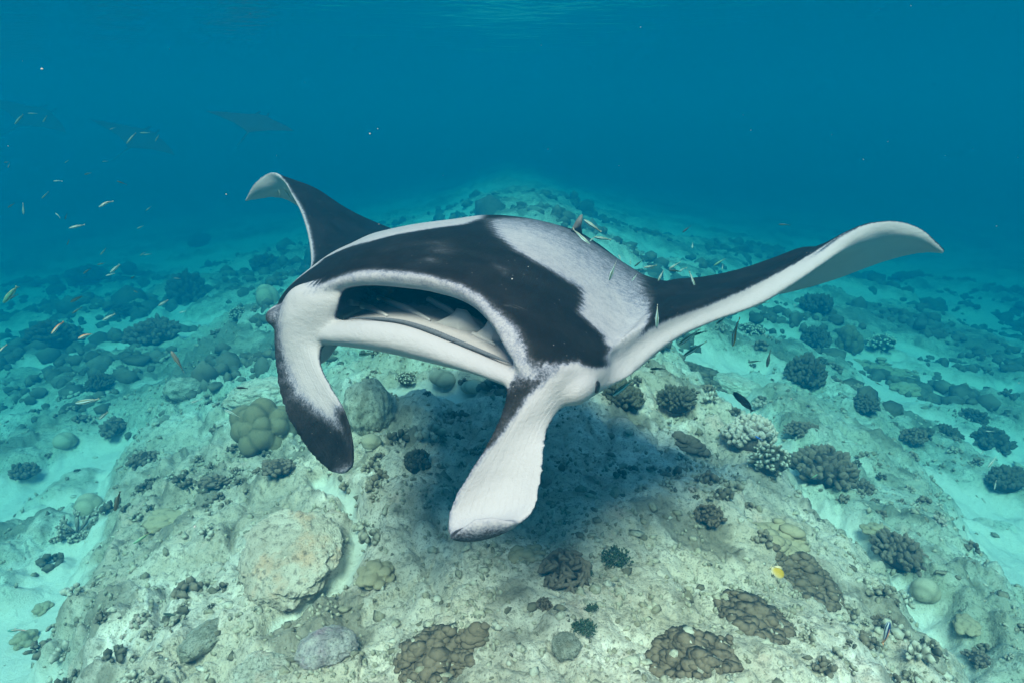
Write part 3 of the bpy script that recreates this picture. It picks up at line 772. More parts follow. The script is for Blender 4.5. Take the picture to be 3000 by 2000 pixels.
# ================================================================== corals and rocks
_ico = {}
def ico(n):
    if n not in _ico:
        bm = bmesh.new(); bmesh.ops.create_icosphere(bm, subdivisions=n, radius=1)
        _ico[n] = (np.array([v.co[:] for v in bm.verts]), np.array([[v.index for v in f.verts] for f in bm.faces])); bm.free()
    return _ico[n]

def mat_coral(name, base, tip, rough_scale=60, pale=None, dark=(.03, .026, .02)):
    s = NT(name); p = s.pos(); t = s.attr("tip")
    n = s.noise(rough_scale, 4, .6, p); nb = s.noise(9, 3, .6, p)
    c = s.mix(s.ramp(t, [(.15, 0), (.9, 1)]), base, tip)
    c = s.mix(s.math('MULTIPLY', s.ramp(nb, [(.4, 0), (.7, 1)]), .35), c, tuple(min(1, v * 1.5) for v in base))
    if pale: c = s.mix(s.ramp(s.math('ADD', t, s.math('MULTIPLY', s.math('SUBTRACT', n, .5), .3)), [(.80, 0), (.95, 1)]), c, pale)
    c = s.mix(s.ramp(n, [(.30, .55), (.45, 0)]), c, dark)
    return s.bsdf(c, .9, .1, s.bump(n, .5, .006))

def mat_rock(name, a, b, c, accent, k=1.0):
    s = NT(name); p = s.pos()
    n1 = s.noise(7 * k, 6, .62, p); n2 = s.noise(38 * k, 5, .65, p); n3 = s.noise(130 * k, 3, .6, p)
    col = s.mix(s.ramp(n1, [(.36, 0), (.62, 1)]), a, b)
    col = s.mix(s.ramp(s.noise(4.3 * k, 5, .6, s.n("VectorMath", operation='ADD', i_0=p, i_1=(3, 1, 5)).outputs[0]), [(.54, 0), (.66, .75)]), col, accent)
    col = s.mix(s.ramp(n2, [(.34, .8), (.48, 0)]), col, c)
    col = s.mix(s.ramp(n3, [(.32, .7), (.42, 0)]), col, c)
    col = s.mix(s.ramp(n2, [(.62, 0), (.74, .7)]), col, tuple(min(.8, v * 1.45) for v in b))
    return s.bsdf(col, .92, .1, s.bump(s.math('ADD', s.math('MULTIPLY', n2, .7), s.math('MULTIPLY', n3, .4)), .8, .02))

CM = {
 'cauli': mat_coral("cauliflower_coral", (.034, .030, .024), (.13, .112, .085), 14),
 'cauli_pale': mat_coral("cauliflower_coral_pale_tips", (.075, .066, .052), (.27, .24, .18), 14, pale=(.72, .69, .58)),
 'finger': mat_coral("finger_coral", (.045, .035, .029), (.21, .16, .125), 14),
 'pinkish': mat_coral("lumpy_pink_coral", (.20, .16, .135), (.60, .52, .45), 14),
 'lobe': mat_coral("lobed_coral", (.075, .062, .040), (.21, .172, .108), 9, dark=(.09, .078, .052)),
 'dome': mat_coral("dome_coral", (.22, .20, .15), (.42, .375, .28), 14, dark=(.12, .105, .08)),
 'leafy': mat_coral("leafy_coral", (.050, .039, .032), (.24, .18, .14), 12),
 'crust': mat_coral("crust_coral", (.070, .050, .036), (.215, .155, .112), 55, dark=(.04, .03, .022)),
 'crust_gold': mat_coral("golden_knob_coral", (.17, .135, .09), (.40, .325, .22), 45, dark=(.14, .115, .08)),
 'antler': mat_coral("antler_coral", (.13, .11, .09), (.42, .355, .29), 14, pale=(.6, .53, .45)),
 'tuft': mat_coral("algae_tuft", (.020, .040, .030), (.10, .15, .10), 20),
 'rock': mat_rock("reef_rock", (.40, .365, .30), (.66, .61, .53), (.14, .125, .095), (.56, .42, .34), .22),
 'rock_pink': mat_rock("pink_rock", (.40, .325, .26), (.60, .51, .43), (.13, .10, .08), (.60, .36, .24), .22),
 'rock_purple': mat_rock("purple_rock", (.36, .29, .31), (.60, .54, .52), (.12, .10, .105), (.46, .29, .36), .3),
 'rock_green': mat_rock("dark_mottled_rock", (.26, .245, .19), (.54, .51, .44), (.07, .064, .05), (.36, .30, .22), .3),  # darker mix of rock tones
}

def capsules(dirs, org, lens, rads, seed, nseg=7, nring=7, flat=None):
    """one rounded finger per direction; returns V, F, tip"""
    rng = np.random.default_rng(seed); n = len(dirs)
    t = np.linspace(0, 1, nring); prof = np.interp(t, [0, .3, .62, .85, .96, 1], [.62, .78, 1.0, .95, .55, .0])
    th = np.linspace(0, 2 * np.pi, nseg, endpoint=False)
    a = unit(np.cross(dirs, rng.normal(size=(n, 3)))); b = np.cross(dirs, a)
    fl = flat if flat is not None else rng.uniform(.75, 1.25, n)
    bend = rng.normal(size=(n, 3)) * (0.12 * lens)[:, None]
    C = org[:, None] + dirs[:, None] * (lens[:, None] * t)[..., None] + bend[:, None] * (t ** 2)[None, :, None]
    R = rads[:, None, None] * prof[None, :, None] * (1 + .14 * rng.normal(size=(n, nring, nseg)))
    P = C[:, :, None] + R[..., None] * (np.cos(th)[None, None, :, None] * (a * fl[:, None])[:, None, None] + np.sin(th)[None, None, :, None] * (b / fl[:, None])[:, None, None])
    V = P.reshape(-1, 3)
    F1 = grid_faces(nring, nseg, True)
    F = (F1[None] + (np.arange(n) * nring * nseg)[:, None, None]).reshape(-1, 4)
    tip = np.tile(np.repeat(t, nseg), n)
    return V, F, tip

def dome_dirs(n, rng, flatten=0.75, low=-.05):
    i = np.arange(n) + .5; z = 1 - (1 - low) * i / n; ph = i * 2.39996 + rng.normal(size=n) * .25
    r = np.sqrt(np.maximum(0, 1 - z * z))
    return np.stack([r * np.cos(ph), r * np.sin(ph), z], -1) + rng.normal(size=(n, 3)) * .06

def join_core(V, F, tip, R, sq, seed):
    """adds a rough dark core so that one cannot look through between the fingers"""
    c, f = ico(3); c = c * (1 + .08 * fbm3(c, 3, 2, seed)[:, None]) * np.array([R[0], R[1], R[2]]) * sq
    f4 = np.hstack([f, f[:, 2:3]])
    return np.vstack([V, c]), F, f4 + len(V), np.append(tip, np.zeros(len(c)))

def build_bm(name, V, F, Fx, tip, mat):
    me = bpy.data.meshes.new(name)
    faces = [tuple(map(int, q)) for q in F] + [tuple(map(int, q[:3])) for q in Fx]
    me.from_pydata(V.tolist(), [], faces)
    me.polygons.foreach_set("use_smooth", np.ones(len(me.polygons), bool))
    fattr(me, "tip", tip); me.update(); me.materials.append(mat); return me

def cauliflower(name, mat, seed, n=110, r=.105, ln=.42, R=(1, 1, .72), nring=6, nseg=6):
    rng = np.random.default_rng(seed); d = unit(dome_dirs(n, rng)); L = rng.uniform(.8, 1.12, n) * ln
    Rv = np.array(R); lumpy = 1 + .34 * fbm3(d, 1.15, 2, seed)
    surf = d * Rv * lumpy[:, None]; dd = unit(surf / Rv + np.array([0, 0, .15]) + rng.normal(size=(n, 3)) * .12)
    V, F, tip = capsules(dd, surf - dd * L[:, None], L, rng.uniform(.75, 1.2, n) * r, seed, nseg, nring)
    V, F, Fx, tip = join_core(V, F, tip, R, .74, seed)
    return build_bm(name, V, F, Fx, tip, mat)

def lobed(name, mat, seed, nl=14, R=(1, 1, .8), sub=5, big=(.32, .55), spread=.72, rough=.015):
    """smooth bulges grown together, creases between them"""
    rng = np.random.default_rng(seed); c, f = ico(sub)
    ctr = unit(dome_dirs(nl, rng, low=-.3)) * spread * rng.uniform(.85, 1.1, (nl, 1)); rho = rng.uniform(*big, nl)
    b = c @ ctr.T; q = b * b - (ctr ** 2).sum(1) + rho ** 2
    hit = np.where(q > 0, b + np.sqrt(np.maximum(q, 0)), 0); hit = np.maximum(hit, .55)
    k = 26.0; rr = np.log(np.exp(k * hit).sum(1)) / k
    srt = np.sort(hit, 1); crease = np.clip((srt[:, -1] - srt[:, -2]) * 9, 0, 1)
    rr = rr + rough * fbm3(c, 7, 3, seed)
    V = c * rr[:, None] * np.array(R)
    return build_bm(name, V, np.zeros((0, 4), int), np.hstack([f, f[:, 2:3]]), .25 + .75 * crease, mat)

def boulder(name, mat, seed, R=(1, 1, .6), sub=6, amp=.32, f=1.4, flat_top=0.0):
    c, fc = ico(sub)
    r = 1 + amp * fbm3(c, f, 3, seed) + amp * .35 * fbm3(c, f * 4, 3, seed + 3) + amp * .14 * fbm3(c, f * 13, 3, seed + 7)
    pit = noise3(c[:, 0] * 9, c[:, 1] * 9, c[:, 2] * 9, seed + 11); r = r - .035 * sstep(.45, .75, pit)
    V = c * r[:, None] * np.array(R)
    if flat_top: V[:, 2] = np.where(V[:, 2] > 0, V[:, 2] * (1 - flat_top * sstep(.2, 1, V[:, 2] / R[2])), V[:, 2])
    return build_bm(name, V, np.zeros((0, 4), int), np.hstack([fc, fc[:, 2:3]]), np.zeros(len(V)), mat)

def antler(name, mat, seed, n=16):
    rng = np.random.default_rng(seed); D, O, L, Rr = [], [], [], []
    def grow(o, d, l, r, lv):
        D.append(d); O.append(o); L.append(l); Rr.append(r)
        if lv == 0: return
        for _ in range(3 if lv > 1 else 4):
            t = rng.uniform(.35, .95); dd = unit(d + rng.normal(size=3) * .75 + [0, 0, .25]); grow(o + d * l * t, dd, l * rng.uniform(.4, .6), r * .8, lv - 1)
    for k in range(n // 2):
        a = k * 2 * np.pi / (n // 2); grow(np.array([np.cos(a) * .15, np.sin(a) * .15, -.1]), unit(np.array([np.cos(a), np.sin(a), .75]) + rng.normal(size=3) * .2), rng.uniform(.6, .9), .105, 2)
    V, F, tip = capsules(np.array(D), np.array(O), np.array(L), np.array(Rr), seed, 6, 6)
    return build_bm(name, V, F, np.zeros((0, 4), int), tip, mat)

def leafy(name, mat, seed, n=60):
    rng = np.random.default_rng(seed); d = unit(dome_dirs(n, rng, low=.0)); R = np.array([1, 1, .5])
    surf = d * R; dd = unit(d + [0, 0, .5] + rng.normal(size=(n, 3)) * .2); L = rng.uniform(.3, .5, n)
    V, F, tip = capsules(dd, surf - dd * L[:, None], L, rng.uniform(.12, .2, n), seed, 9, 7, flat=rng.uniform(1.5, 2.1, n))
    V, F, Fx, tip = join_core(V, F, tip, R, .62, seed)
    return build_bm(name, V, F, Fx, tip, mat)

def crust(name, mat, seed, cx, cy_, rx, ry, ang, n=160, s=(.016, .035), hole=.28, flat=.42):
    """low knobs grown over the rock, following its surface; vertices relative to (cx, cy)"""
    rng = np.random.default_rng(seed); c, f = ico(2 if n < 215 else 1)
    u = rng.uniform(-1, 1, (n * 4, 2))
    e = np.hypot(u[:, 0], u[:, 1]) + .32 * fbm2(u[:, 0] * 2.2 + seed, u[:, 1] * 2.2, 3, seed)
    ok = (e < .95) & (noise2(u[:, 0] * 3 + 7, u[:, 1] * 3 + seed, seed) < 1 - hole * 2)
    u, e = u[ok][:n], e[ok][:n]; n = len(u)
    x = rx * u[:, 0] * math.cos(ang) - ry * u[:, 1] * math.sin(ang); y = rx * u[:, 0] * math.sin(ang) + ry * u[:, 1] * math.cos(ang)
    z = ground_z(cx + x, cy_ + y); r = rng.uniform(*s, n) * (1.15 - .4 * e)
    sc = np.stack([rng.uniform(.85, 1.5, n), rng.uniform(.85, 1.5, n), rng.uniform(.7, 1.1, n) * flat], -1) * r[:, None]
    q = (c[None] + rng.uniform(0, 30, (n, 1, 3)))
    v = c[None] * (1 + .2 * fbm3(q, 1.7, 2, seed))[..., None] * sc[:, None]
    a = rng.uniform(0, 6.28, n); ca, sa = np.cos(a)[:, None], np.sin(a)[:, None]
    v = np.stack([v[..., 0] * ca - v[..., 1] * sa + x[:, None], v[..., 0] * sa + v[..., 1] * ca + y[:, None], v[..., 2] + (z + r * .1)[:, None]], -1)
    F = (f[None] + (np.arange(n) * len(c))[:, None, None]).reshape(-1, 3)
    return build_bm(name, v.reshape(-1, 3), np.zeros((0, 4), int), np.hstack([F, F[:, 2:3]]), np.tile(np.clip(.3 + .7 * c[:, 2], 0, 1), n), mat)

def tuft(name, mat, seed, n=260):
    rng = np.random.default_rng(seed); d = unit(dome_dirs(n, rng, low=.0)); R = np.array([1, 1, .35])
    q = rng.uniform(.2, 1, (n, 1)) ** .6; surf = d * R * q * (1 + .3 * fbm3(d, 1.5, 2, seed)[:, None]); dd = unit(d + [0, 0, .4] + rng.normal(size=(n, 3)) * .5); L = rng.uniform(.10, .22, n)
    V, F, tip = capsules(dd, surf - dd * L[:, None] * .4, L, rng.uniform(.03, .06, n), seed, 5, 5, flat=rng.uniform(1.3, 2.0, n))
    return build_bm(name, V, F, np.zeros((0, 4), int), tip, mat)

def put(o_name, me, px, py, rpx, label, cat="coral", sx=1.0, sy=1.0, sz=1.0, rot=0.0, sink=.25, group=None):
    """stand a unit-sized piece on the seabed where (px, py) meets it; rpx: half its width in the picture"""
    q = on_ground(px, py); d = float((q - CAMPOS) @ AX_F); s = rpx / FPX * d
    z = float(ground_z(q[0], q[1])[0])
    o = obj(o_name, me, loc=(q[0], q[1], z + s * sz * .26)); o.scale = (s * sx, s * sy, s * sz * 1.22); o.rotation_euler = (.12 * math.sin(px), .12 * math.cos(py), rot if rot else px * .37)
    return tag(o, label, cat, group)

_M = {}
def shape(key, seed):
    k = (key, seed)
    if k not in _M:
        nm = "%s_%d" % k
        _M[k] = {'cauli': lambda: cauliflower(nm, CM['cauli'], seed, 90 + (seed * 37) % 90, .085 + .004 * (seed % 9), .42, (1, .8 + .05 * (seed % 8), .55 + .05 * (seed % 7))), 'cauli_pale': lambda: cauliflower(nm, CM['cauli_pale'], seed, 95, .105),
          'finger': lambda: cauliflower(nm, CM['finger'], seed, 150, .095, .5, (1, 1, .62), 7, 7), 'finger_small': lambda: cauliflower(nm, CM['finger'], seed, 60, .14, .55, (1, 1, .6)),
          'pinkish': lambda: cauliflower(nm, CM['pinkish'], seed, 190, .10, .3, (1, 1, .66)), 'rosette': lambda: cauliflower(nm, CM['crust'], seed, 80, .13, .3, (1, 1, .5)),
          'lobe': lambda: lobed(nm, CM['lobe'], seed, 24, (1, 1, .85), 5, (.2, .44), .74, .035), 'lobe_small': lambda: lobed(nm, CM['crust_gold'], seed, 18, (1, 1, .6), 4, (.22, .4)), 'dome': lambda: lobed(nm, CM['dome'], seed, 4, (1, 1, .85), 4, (.7, .9), .25, .03),
          'antler': lambda: antler(nm, CM['antler'], seed), 'leafy': lambda: leafy(nm, CM['leafy'], seed), 'tuft': lambda: tuft(nm, CM['tuft'], seed),
          'rock': lambda: boulder(nm, CM['rock'], seed), 'rock_pink': lambda: boulder(nm, CM['rock_pink'], seed, (1, 1, .75), 6, .30, 1.3, .35), 'rock_purple': lambda: boulder(nm, CM['rock_purple'], seed, (1, 1, .6), 5), 'rock_green': lambda: boulder(nm, CM['rock_green'], seed, (1, 1, .8), 5, .26, 1.7)}[key]()
    return _M[k]

NAMES = {'cauli': 'cauliflower_coral', 'cauli_pale': 'cauliflower_coral', 'finger': 'finger_coral', 'finger_small': 'finger_coral', 'pinkish': 'lumpy_coral', 'rosette': 'rosette_coral', 'lobe': 'lobed_coral', 'lobe_small': 'knobby_coral',
         'dome': 'dome_coral', 'antler': 'antler_coral', 'leafy': 'leafy_coral', 'tuft': 'algae_tuft', 'rock': 'reef_rock', 'rock_pink': 'reef_rock', 'rock_purple': 'reef_rock', 'rock_green': 'reef_rock'}
# kind, seed, px, py, half width px, (sx, sy, sz), turn, label
CORALS = [
 ('rock_pink', 1, 668, 1285, 112, (1.0, 1.3, .5), .3, "large pale boulder with pinkish orange patches at lower left"),
 ('rock', 2, 600, 925, 66, (1.15, .8, .75), .4, "flat tan rock just left of the ray's far head fin"),
 ('rock_green', 3, 846, 962, 66, (.9, 1.1, 1.1), .2, "mottled upright rock seen between the ray's far head fin and jaw"),
 ('rock_purple', 4, 752, 1512, 64, (1, .9, .8), .5, "purplish crusted rock at the bottom left of centre"),
 ('rock', 5, 610, 1552, 62, (1, 1, .55), .9, "smooth rounded grey rock at the bottom edge left of the purple one"),
 ('rock_green', 9, 470, 1480, 46, (.8, 1.3, .7), -.4, "worn dark rock in the lower left rubble"),
 ('rock_green', 12, 430, 905, 40, (1.2, .8, .8), .3, "low dark rock with a shaded hollow on the left reef top"),
 ('rock', 14, 1690, 905, 46, (1.3, .8, .8), -.6, "sunlit pale rock at the edge of the sand channel"),
 ('rock_green', 15, 1300, 1508, 34, (1, 1, .5), 0, "small dark sunken rock at the bottom centre"),
 ('lobe', 1, 612, 1018, 72, (1, .95, 1.0), .2, "olive tan lobed coral dome below the flat rock"),
 ('finger_small', 1, 640, 1098, 42, (1, .9, .7), .3, "stubby grey brown finger coral at the foot of the lobed dome"),
 ('dome', 1, 206, 1172, 30, (1, 1, 1), 0, "small smooth tan dome coral on the left rim"),
 ('antler', 1, 178, 1232, 46, (1, 1, .95), .4, "pale antler coral standing alone on the left rim"),
 ('finger_small', 2, 58, 1092, 30, (1, 1, 1), 0, "finger coral clump in the left sand gully"),
 ('dome', 2, 150, 1020, 24, (1, 1, .8), 0, "greenish dome coral in the left sand gully"),
 ('lobe_small', 3, 58, 1478, 28, (1, 1, 1.1), 0, "pair of brown lobes at the lower left edge"),
 ('lobe_small', 4, 100, 1405, 22, (1, 1, .9), .5, "tan knobbly coral above the brown lobes at lower left"),
 ('cauli', 1, 612, 618, 37, (1, 1, 1), 0, "dark round cauliflower coral behind the ray's far shoulder"),
 ('cauli_pale', 2, 548, 732, 21, (1, 1, .9), 0, "small pale tipped cauliflower coral left of the ray's far eye"),
 ('finger', 3, 360, 782, 56, (1.05, .75, .9), .2, "grey brown finger coral bank on the left reef rim"),
 ('cauli', 4, 440, 692, 48, (1, .8, 1.1), .3, "dark brown bushy coral on the left reef crest"),
 ('dome', 5, 615, 700, 26, (1, 1, 1.3), 0, "dim bluish dome coral against the ray's far cheek"),
 ('cauli', 6, 128, 790, 48, (1.2, .9, .8), 0, "large dim coral bush in the left gully"),
 ('cauli', 7, 205, 640, 36, (1.2, .9, .8), 0, "dim coral head far up the left slope"),
 ('cauli', 8, 455, 520, 36, (1.3, .9, .7), 0, "dim flat coral clump beyond the left crest"),
 ('cauli', 9, 300, 720, 30, (1.3, .9, .8), 0, "dark coral clump above the finger coral bank"),
 ('lobe_small', 7, 864, 1330, 46, (1, 1.1, .7), .2, "cluster of small tan knobs right of the big boulder"),
 ('leafy', 1, 1296, 1330, 58, (1, 1, .9), .3, "dark brown leafy coral at the bottom centre"),
 ('rosette', 2, 1250, 1398, 20, (1, 1, 1), 0, "small round green brown coral just below the leafy one"),
 ('dome', 6, 1366, 1364, 15, (1, 1, .6), 0, "little tan disc coral right of the leafy coral"),
 ('tuft', 1, 1415, 1292, 38, (1, .95, .8), .2, "dark green algae patch right of the leafy coral"),
 ('tuft', 2, 1342, 1458, 30, (1, 1, .9), .9, "dark green algae tuft near the bottom edge"),
 ('tuft', 3, 1352, 1328, 13, (1, 1, .9), .9, "tiny algae tuft between the leafy coral and the algae patch"),
 ('tuft', 5, 1358, 1410, 18, (1, .7, .9), .4, "small algae tuft above the bottom centre tuft"),
 ('rosette', 4, 1628, 1192, 33, (1, 1, .9), 0, "brown rosette coral on pale rock at right of centre"),
 ('finger', 5, 1892, 1098, 84, (1.0, .62, .9), -.62, "largest brown finger coral, along the right rim"),
 ('finger_small', 6, 1982, 1130, 32, (1, .9, .8), 0, "small grey finger coral touching the largest one"),
 ('cauli_pale', 7, 1766, 1085, 50, (1, .8, .9), 0, "white tipped cauliflower coral left of the largest finger coral"),
 ('pinkish', 1, 1722, 1018, 64, (1, .9, .95), 0, "pinkish lumpy coral on the shaded rock"),
 ('finger', 7, 2058, 1300, 62, (.72, 1.25, .9), .35, "dark finger coral on the slope at lower right"),
 ('dome', 8, 2120, 1380, 31, (1, 1, .9), .4, "smooth tan dome coral beside the lower right finger coral"),
 ('finger_small', 9, 2034, 1446, 29, (1, 1, .8), 0, "little coral bush under a navy striped fish"),
 ('finger_small', 10, 2246, 1532, 32, (1, 1, .8), 0, "finger coral clump at the bottom right corner"),
 ('lobe_small', 11, 2215, 1452, 30, (1, 1.2, .7), 0, "pale knobby coral on the sand at lower right"),
 ('lobe_small', 12, 2010, 1232, 30, (1.2, .9, .7), 0, "pale tan knobs above the lower right finger coral"),
 ('finger', 11, 1838, 996, 36, (1.1, .8, .8), -.4, "dark finger coral just above the largest one"),
 ('cauli', 12, 1846, 878, 48, (1, 1, 1.0), 0, "dark round cauliflower coral standing on the sand channel"),
 ('cauli_pale', 13, 1726, 768, 25, (1, 1, .9), 0, "pale tipped cauliflower coral on sand under the wing"),
 ('cauli', 14, 1872, 716, 38, (1, 1, 1.0), 0, "dim dark cauliflower coral beyond the near wing"),
 ('lobe', 9, 1948, 800, 30, (.9, .9, 1.3), 0, "yellowish cone of lobed coral on the right crest"),
 ('cauli_pale', 15, 2022, 796, 34, (1.1, .9, .8), 0, "pale knobbed coral at the far rim of the right reef"),
 ('cauli', 16, 1872, 788, 38, (1.1, .9, .9), 0, "dark bushy coral between two paler ones on the right reef"),
 ('cauli', 17, 1428, 930, 52, (1, 1, .9), 0, "dark cauliflower coral in shade under the ray's near eye"),
 ('cauli', 18, 1552, 936, 44, (1, 1, .9), 0, "dark cauliflower coral right of the one under the eye"),
 ('cauli_pale', 19, 935, 880, 23, (1, 1, .9), 0, "speckled cauliflower coral seen beneath the ray's jaw"),
 ('dome', 9, 1018, 886, 27, (1.1, 1, .7), 0, "smooth dim dome coral beneath the ray's jaw"),
 ('dome', 10, 1090, 905, 26, (1.2, 1, .6), 0, "low dim dome coral nearest the ray's near head fin"),
 ('cauli', 20, 958, 1082, 37, (1, 1, .9), 0, "dark cauliflower coral in shadow between the head fins"),
 ('dome', 11, 855, 1020, 24, (1, 1, .7), 0, "pale round coral at the foot of the mottled rock"),
 ('cauli', 21, 2175, 1000, 28, (1, 1, .9), 0, "dark coral head on the right slope"),
 ('cauli', 22, 2275, 1030, 46, (1.1, .9, .9), 0, "large dark coral bush at the right edge"),
 ('cauli', 23, 2235, 965, 30, (1.1, .9, .8), 0, "dark coral bush above the large one at the right edge"),
 ('cauli', 24, 2310, 1120, 46, (1.1, .9, .9), 0, "dim coral mass low on the right edge"),
 ('rosette', 7, 2100, 1010, 34, (1.2, .9, .7), 0, "brownish knobbly coral in the middle of the right slope"),
 ('lobe_small', 15, 2080, 900, 32, (1.2, .9, .7), 0, "pale knobby crest coral at right"),
 ('cauli', 26, 1990, 935, 36, (1.3, .9, .6), 0, "flat dark green coral patch on the right reef"),
 ('finger_small', 27, 330, 1060, 34, (1, 1.2, .7), .2, "grey finger coral in the middle of the left reef top"),
 ('finger_small', 28, 265, 990, 34, (1, 1, .8), .2, "grey brown coral lumps on the left reef rim"),
 ('lobe_small', 29, 385, 1200, 40, (1.2, 1, .6), .2, "pale tan knobs in the middle of the left reef top"),
 ('finger_small', 30, 490, 1120, 36, (1.2, .8, .6), .2, "grey stubby coral left of the lobed dome's foot"),
 ('cauli', 31, 230, 890, 28, (1, 1, 1), .2, "dark coral clump on the left rim above the gully"),
]
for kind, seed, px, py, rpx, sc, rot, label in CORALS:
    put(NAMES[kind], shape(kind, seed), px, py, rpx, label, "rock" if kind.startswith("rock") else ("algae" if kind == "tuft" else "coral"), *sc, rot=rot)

def put_crust(key, seed, px, py, rx, ry, ang, n, s, label, name="crust_coral"):
    q = on_ground(px, py); d = float((q - CAMPOS) @ AX_F)
    me = crust("%s_%d" % (name, seed), CM[key], seed, q[0], q[1], rx / FPX * d, ry / FPX * d * 1.5, ang, n, s)
    return tag(obj(name, me, loc=(q[0], q[1], 0)), label, "coral")
put_crust('crust', 1, 998, 1505, 88, 52, .3, 520, (.009, .021), "brown crusting coral patch at the bottom, left of centre")
put_crust('crust', 2, 1092, 1466, 26, 16, .2, 34, (.012, .024), "small brown crust right of the bottom patch")
put_crust('crust', 3, 1592, 1505, 100, 52, .25, 560, (.010, .022), "brown knobbly coral field at the bottom right of centre")
put_crust('crust', 4, 1735, 1410, 78, 62, .4, 460, (.010, .024), "middle part of the big brown knobbly coral field")
put_crust('crust', 5, 1850, 1330, 62, 66, .3, 420, (.010, .024), "upper right part of the big brown knobbly coral field")
put_crust('crust_gold', 6, 1790, 1240, 56, 40, .3, 120, (.016, .034), "golden tan knobs above the big brown coral field", "knobby_coral")
put_crust('crust', 7, 1632, 868, 74, 42, .2, 230, (.022, .05), "brown knobbly coral bank right of the ray's head")
put_crust('crust', 8, 1590, 1020, 40, 26, .2, 80, (.018, .035), "soft brown knobs on the shaded rock right of the head")
put_crust('crust_gold', 9, 2030, 850, 70, 40, -.5, 200, (.022, .05), "pale yellowish knob field along the right crest", "knobby_coral")
put_crust('crust_gold', 10, 1210, 1272, 40, 20, .1, 50, (.010, .022), "scattered tan knobs on the pale rock below the near fin", "knobby_coral")

# loose rubble and coral nubs: nobody could count them
def build_rubble():
    rng = np.random.default_rng(5); c, f = ico(1)
    n = 4300
    r = np.exp(rng.uniform(math.log(1.3), math.log(7.0), n)); a = rng.uniform(-rad(56), rad(56), n)
    x, y = r * np.sin(a), r * np.cos(a); z, reef, dark = seabed_fields(x, y)
    keep = rng.uniform(0, 1, n) < (.18 + .82 * reef); x, y, z, r = x[keep], y[keep], z[keep], r[keep]; n = len(x)
    s = np.minimum(np.exp(rng.normal(math.log(.0060), .5, n)), .014) * (1 + .12 * r)
    S = s[:, None] * rng.uniform(.6, 1.5, (n, 3)); S[:, 2] *= .75
    base = c[None] * (1 + .34 * rng.normal(size=(n, len(c), 1))) * S[:, None]
    th = rng.uniform(0, 6.28, n); co, si = np.cos(th)[:, None], np.sin(th)[:, None]
    V = np.stack([base[..., 0] * co - base[..., 1] * si + x[:, None], base[..., 0] * si + base[..., 1] * co + y[:, None], base[..., 2] + (z + s * .2)[:, None]], -1).reshape(-1, 3)
    F = (f[None] + (np.arange(n) * len(c))[:, None, None]).reshape(-1, 3)
    me = mesh_np("coral_rubble", V, F, True); fattr(me, "tip", np.repeat(rng.uniform(0, 1, n), len(c)))
    s_ = NT("rubble"); t = s_.attr("tip"); p = s_.pos()
    col = s_.ramp(t, [(0, (.12, .10, .075)), (.25, (.28, .24, .18)), (.6, (.44, .39, .31)), (.9, (.50, .455, .385)), (1, (.56, .52, .46))])
    col = s_.mix(s_.ramp(s_.noise(90, 3, .6, p), [(.35, .6), (.5, 0)]), col, (.12, .10, .07))
    return tag(obj("coral_rubble", me, s_.bsdf(col, .92, .1)), "loose broken coral bits strewn over the reef", kind="stuff")
build_rubble()

def build_nubs():
    """low living crust on the reef top: hundreds of finger-sized nubs in patches"""
    rng = np.random.default_rng(9); n = 19000
    r = np.exp(rng.uniform(math.log(1.4), math.log(9.0), n)); a = rng.uniform(-rad(56), rad(56), n)
    x, y = r * np.sin(a), r * np.cos(a); z, reef, dark = seabed_fields(x, y)
    pat = fbm2(x * 2.6 + 5, y * 2.6, 3, 81)
    keep = (reef > .45) & (pat + rng.normal(size=n) * .08 > .12); x, y, z, r, pat = x[keep], y[keep], z[keep], r[keep], pat[keep]; n = len(x)
    d = unit(np.stack([rng.normal(size=n) * .45, rng.normal(size=n) * .45, np.ones(n)], -1)); L = rng.uniform(.010, .024, n) * (.8 + .16 * r)
    V, F, tip = capsules(d, np.stack([x, y, z - .008], -1), L, L * rng.uniform(.20, .36, n), 3, 5, 5)
    me = mesh_np("coral_nubs", V, F, True); fattr(me, "tip", tip * .8 + .2 * np.repeat(rng.uniform(0, 1, n), 25))
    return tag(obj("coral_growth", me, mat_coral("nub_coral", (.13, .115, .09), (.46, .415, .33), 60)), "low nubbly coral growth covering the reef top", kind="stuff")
build_nubs()

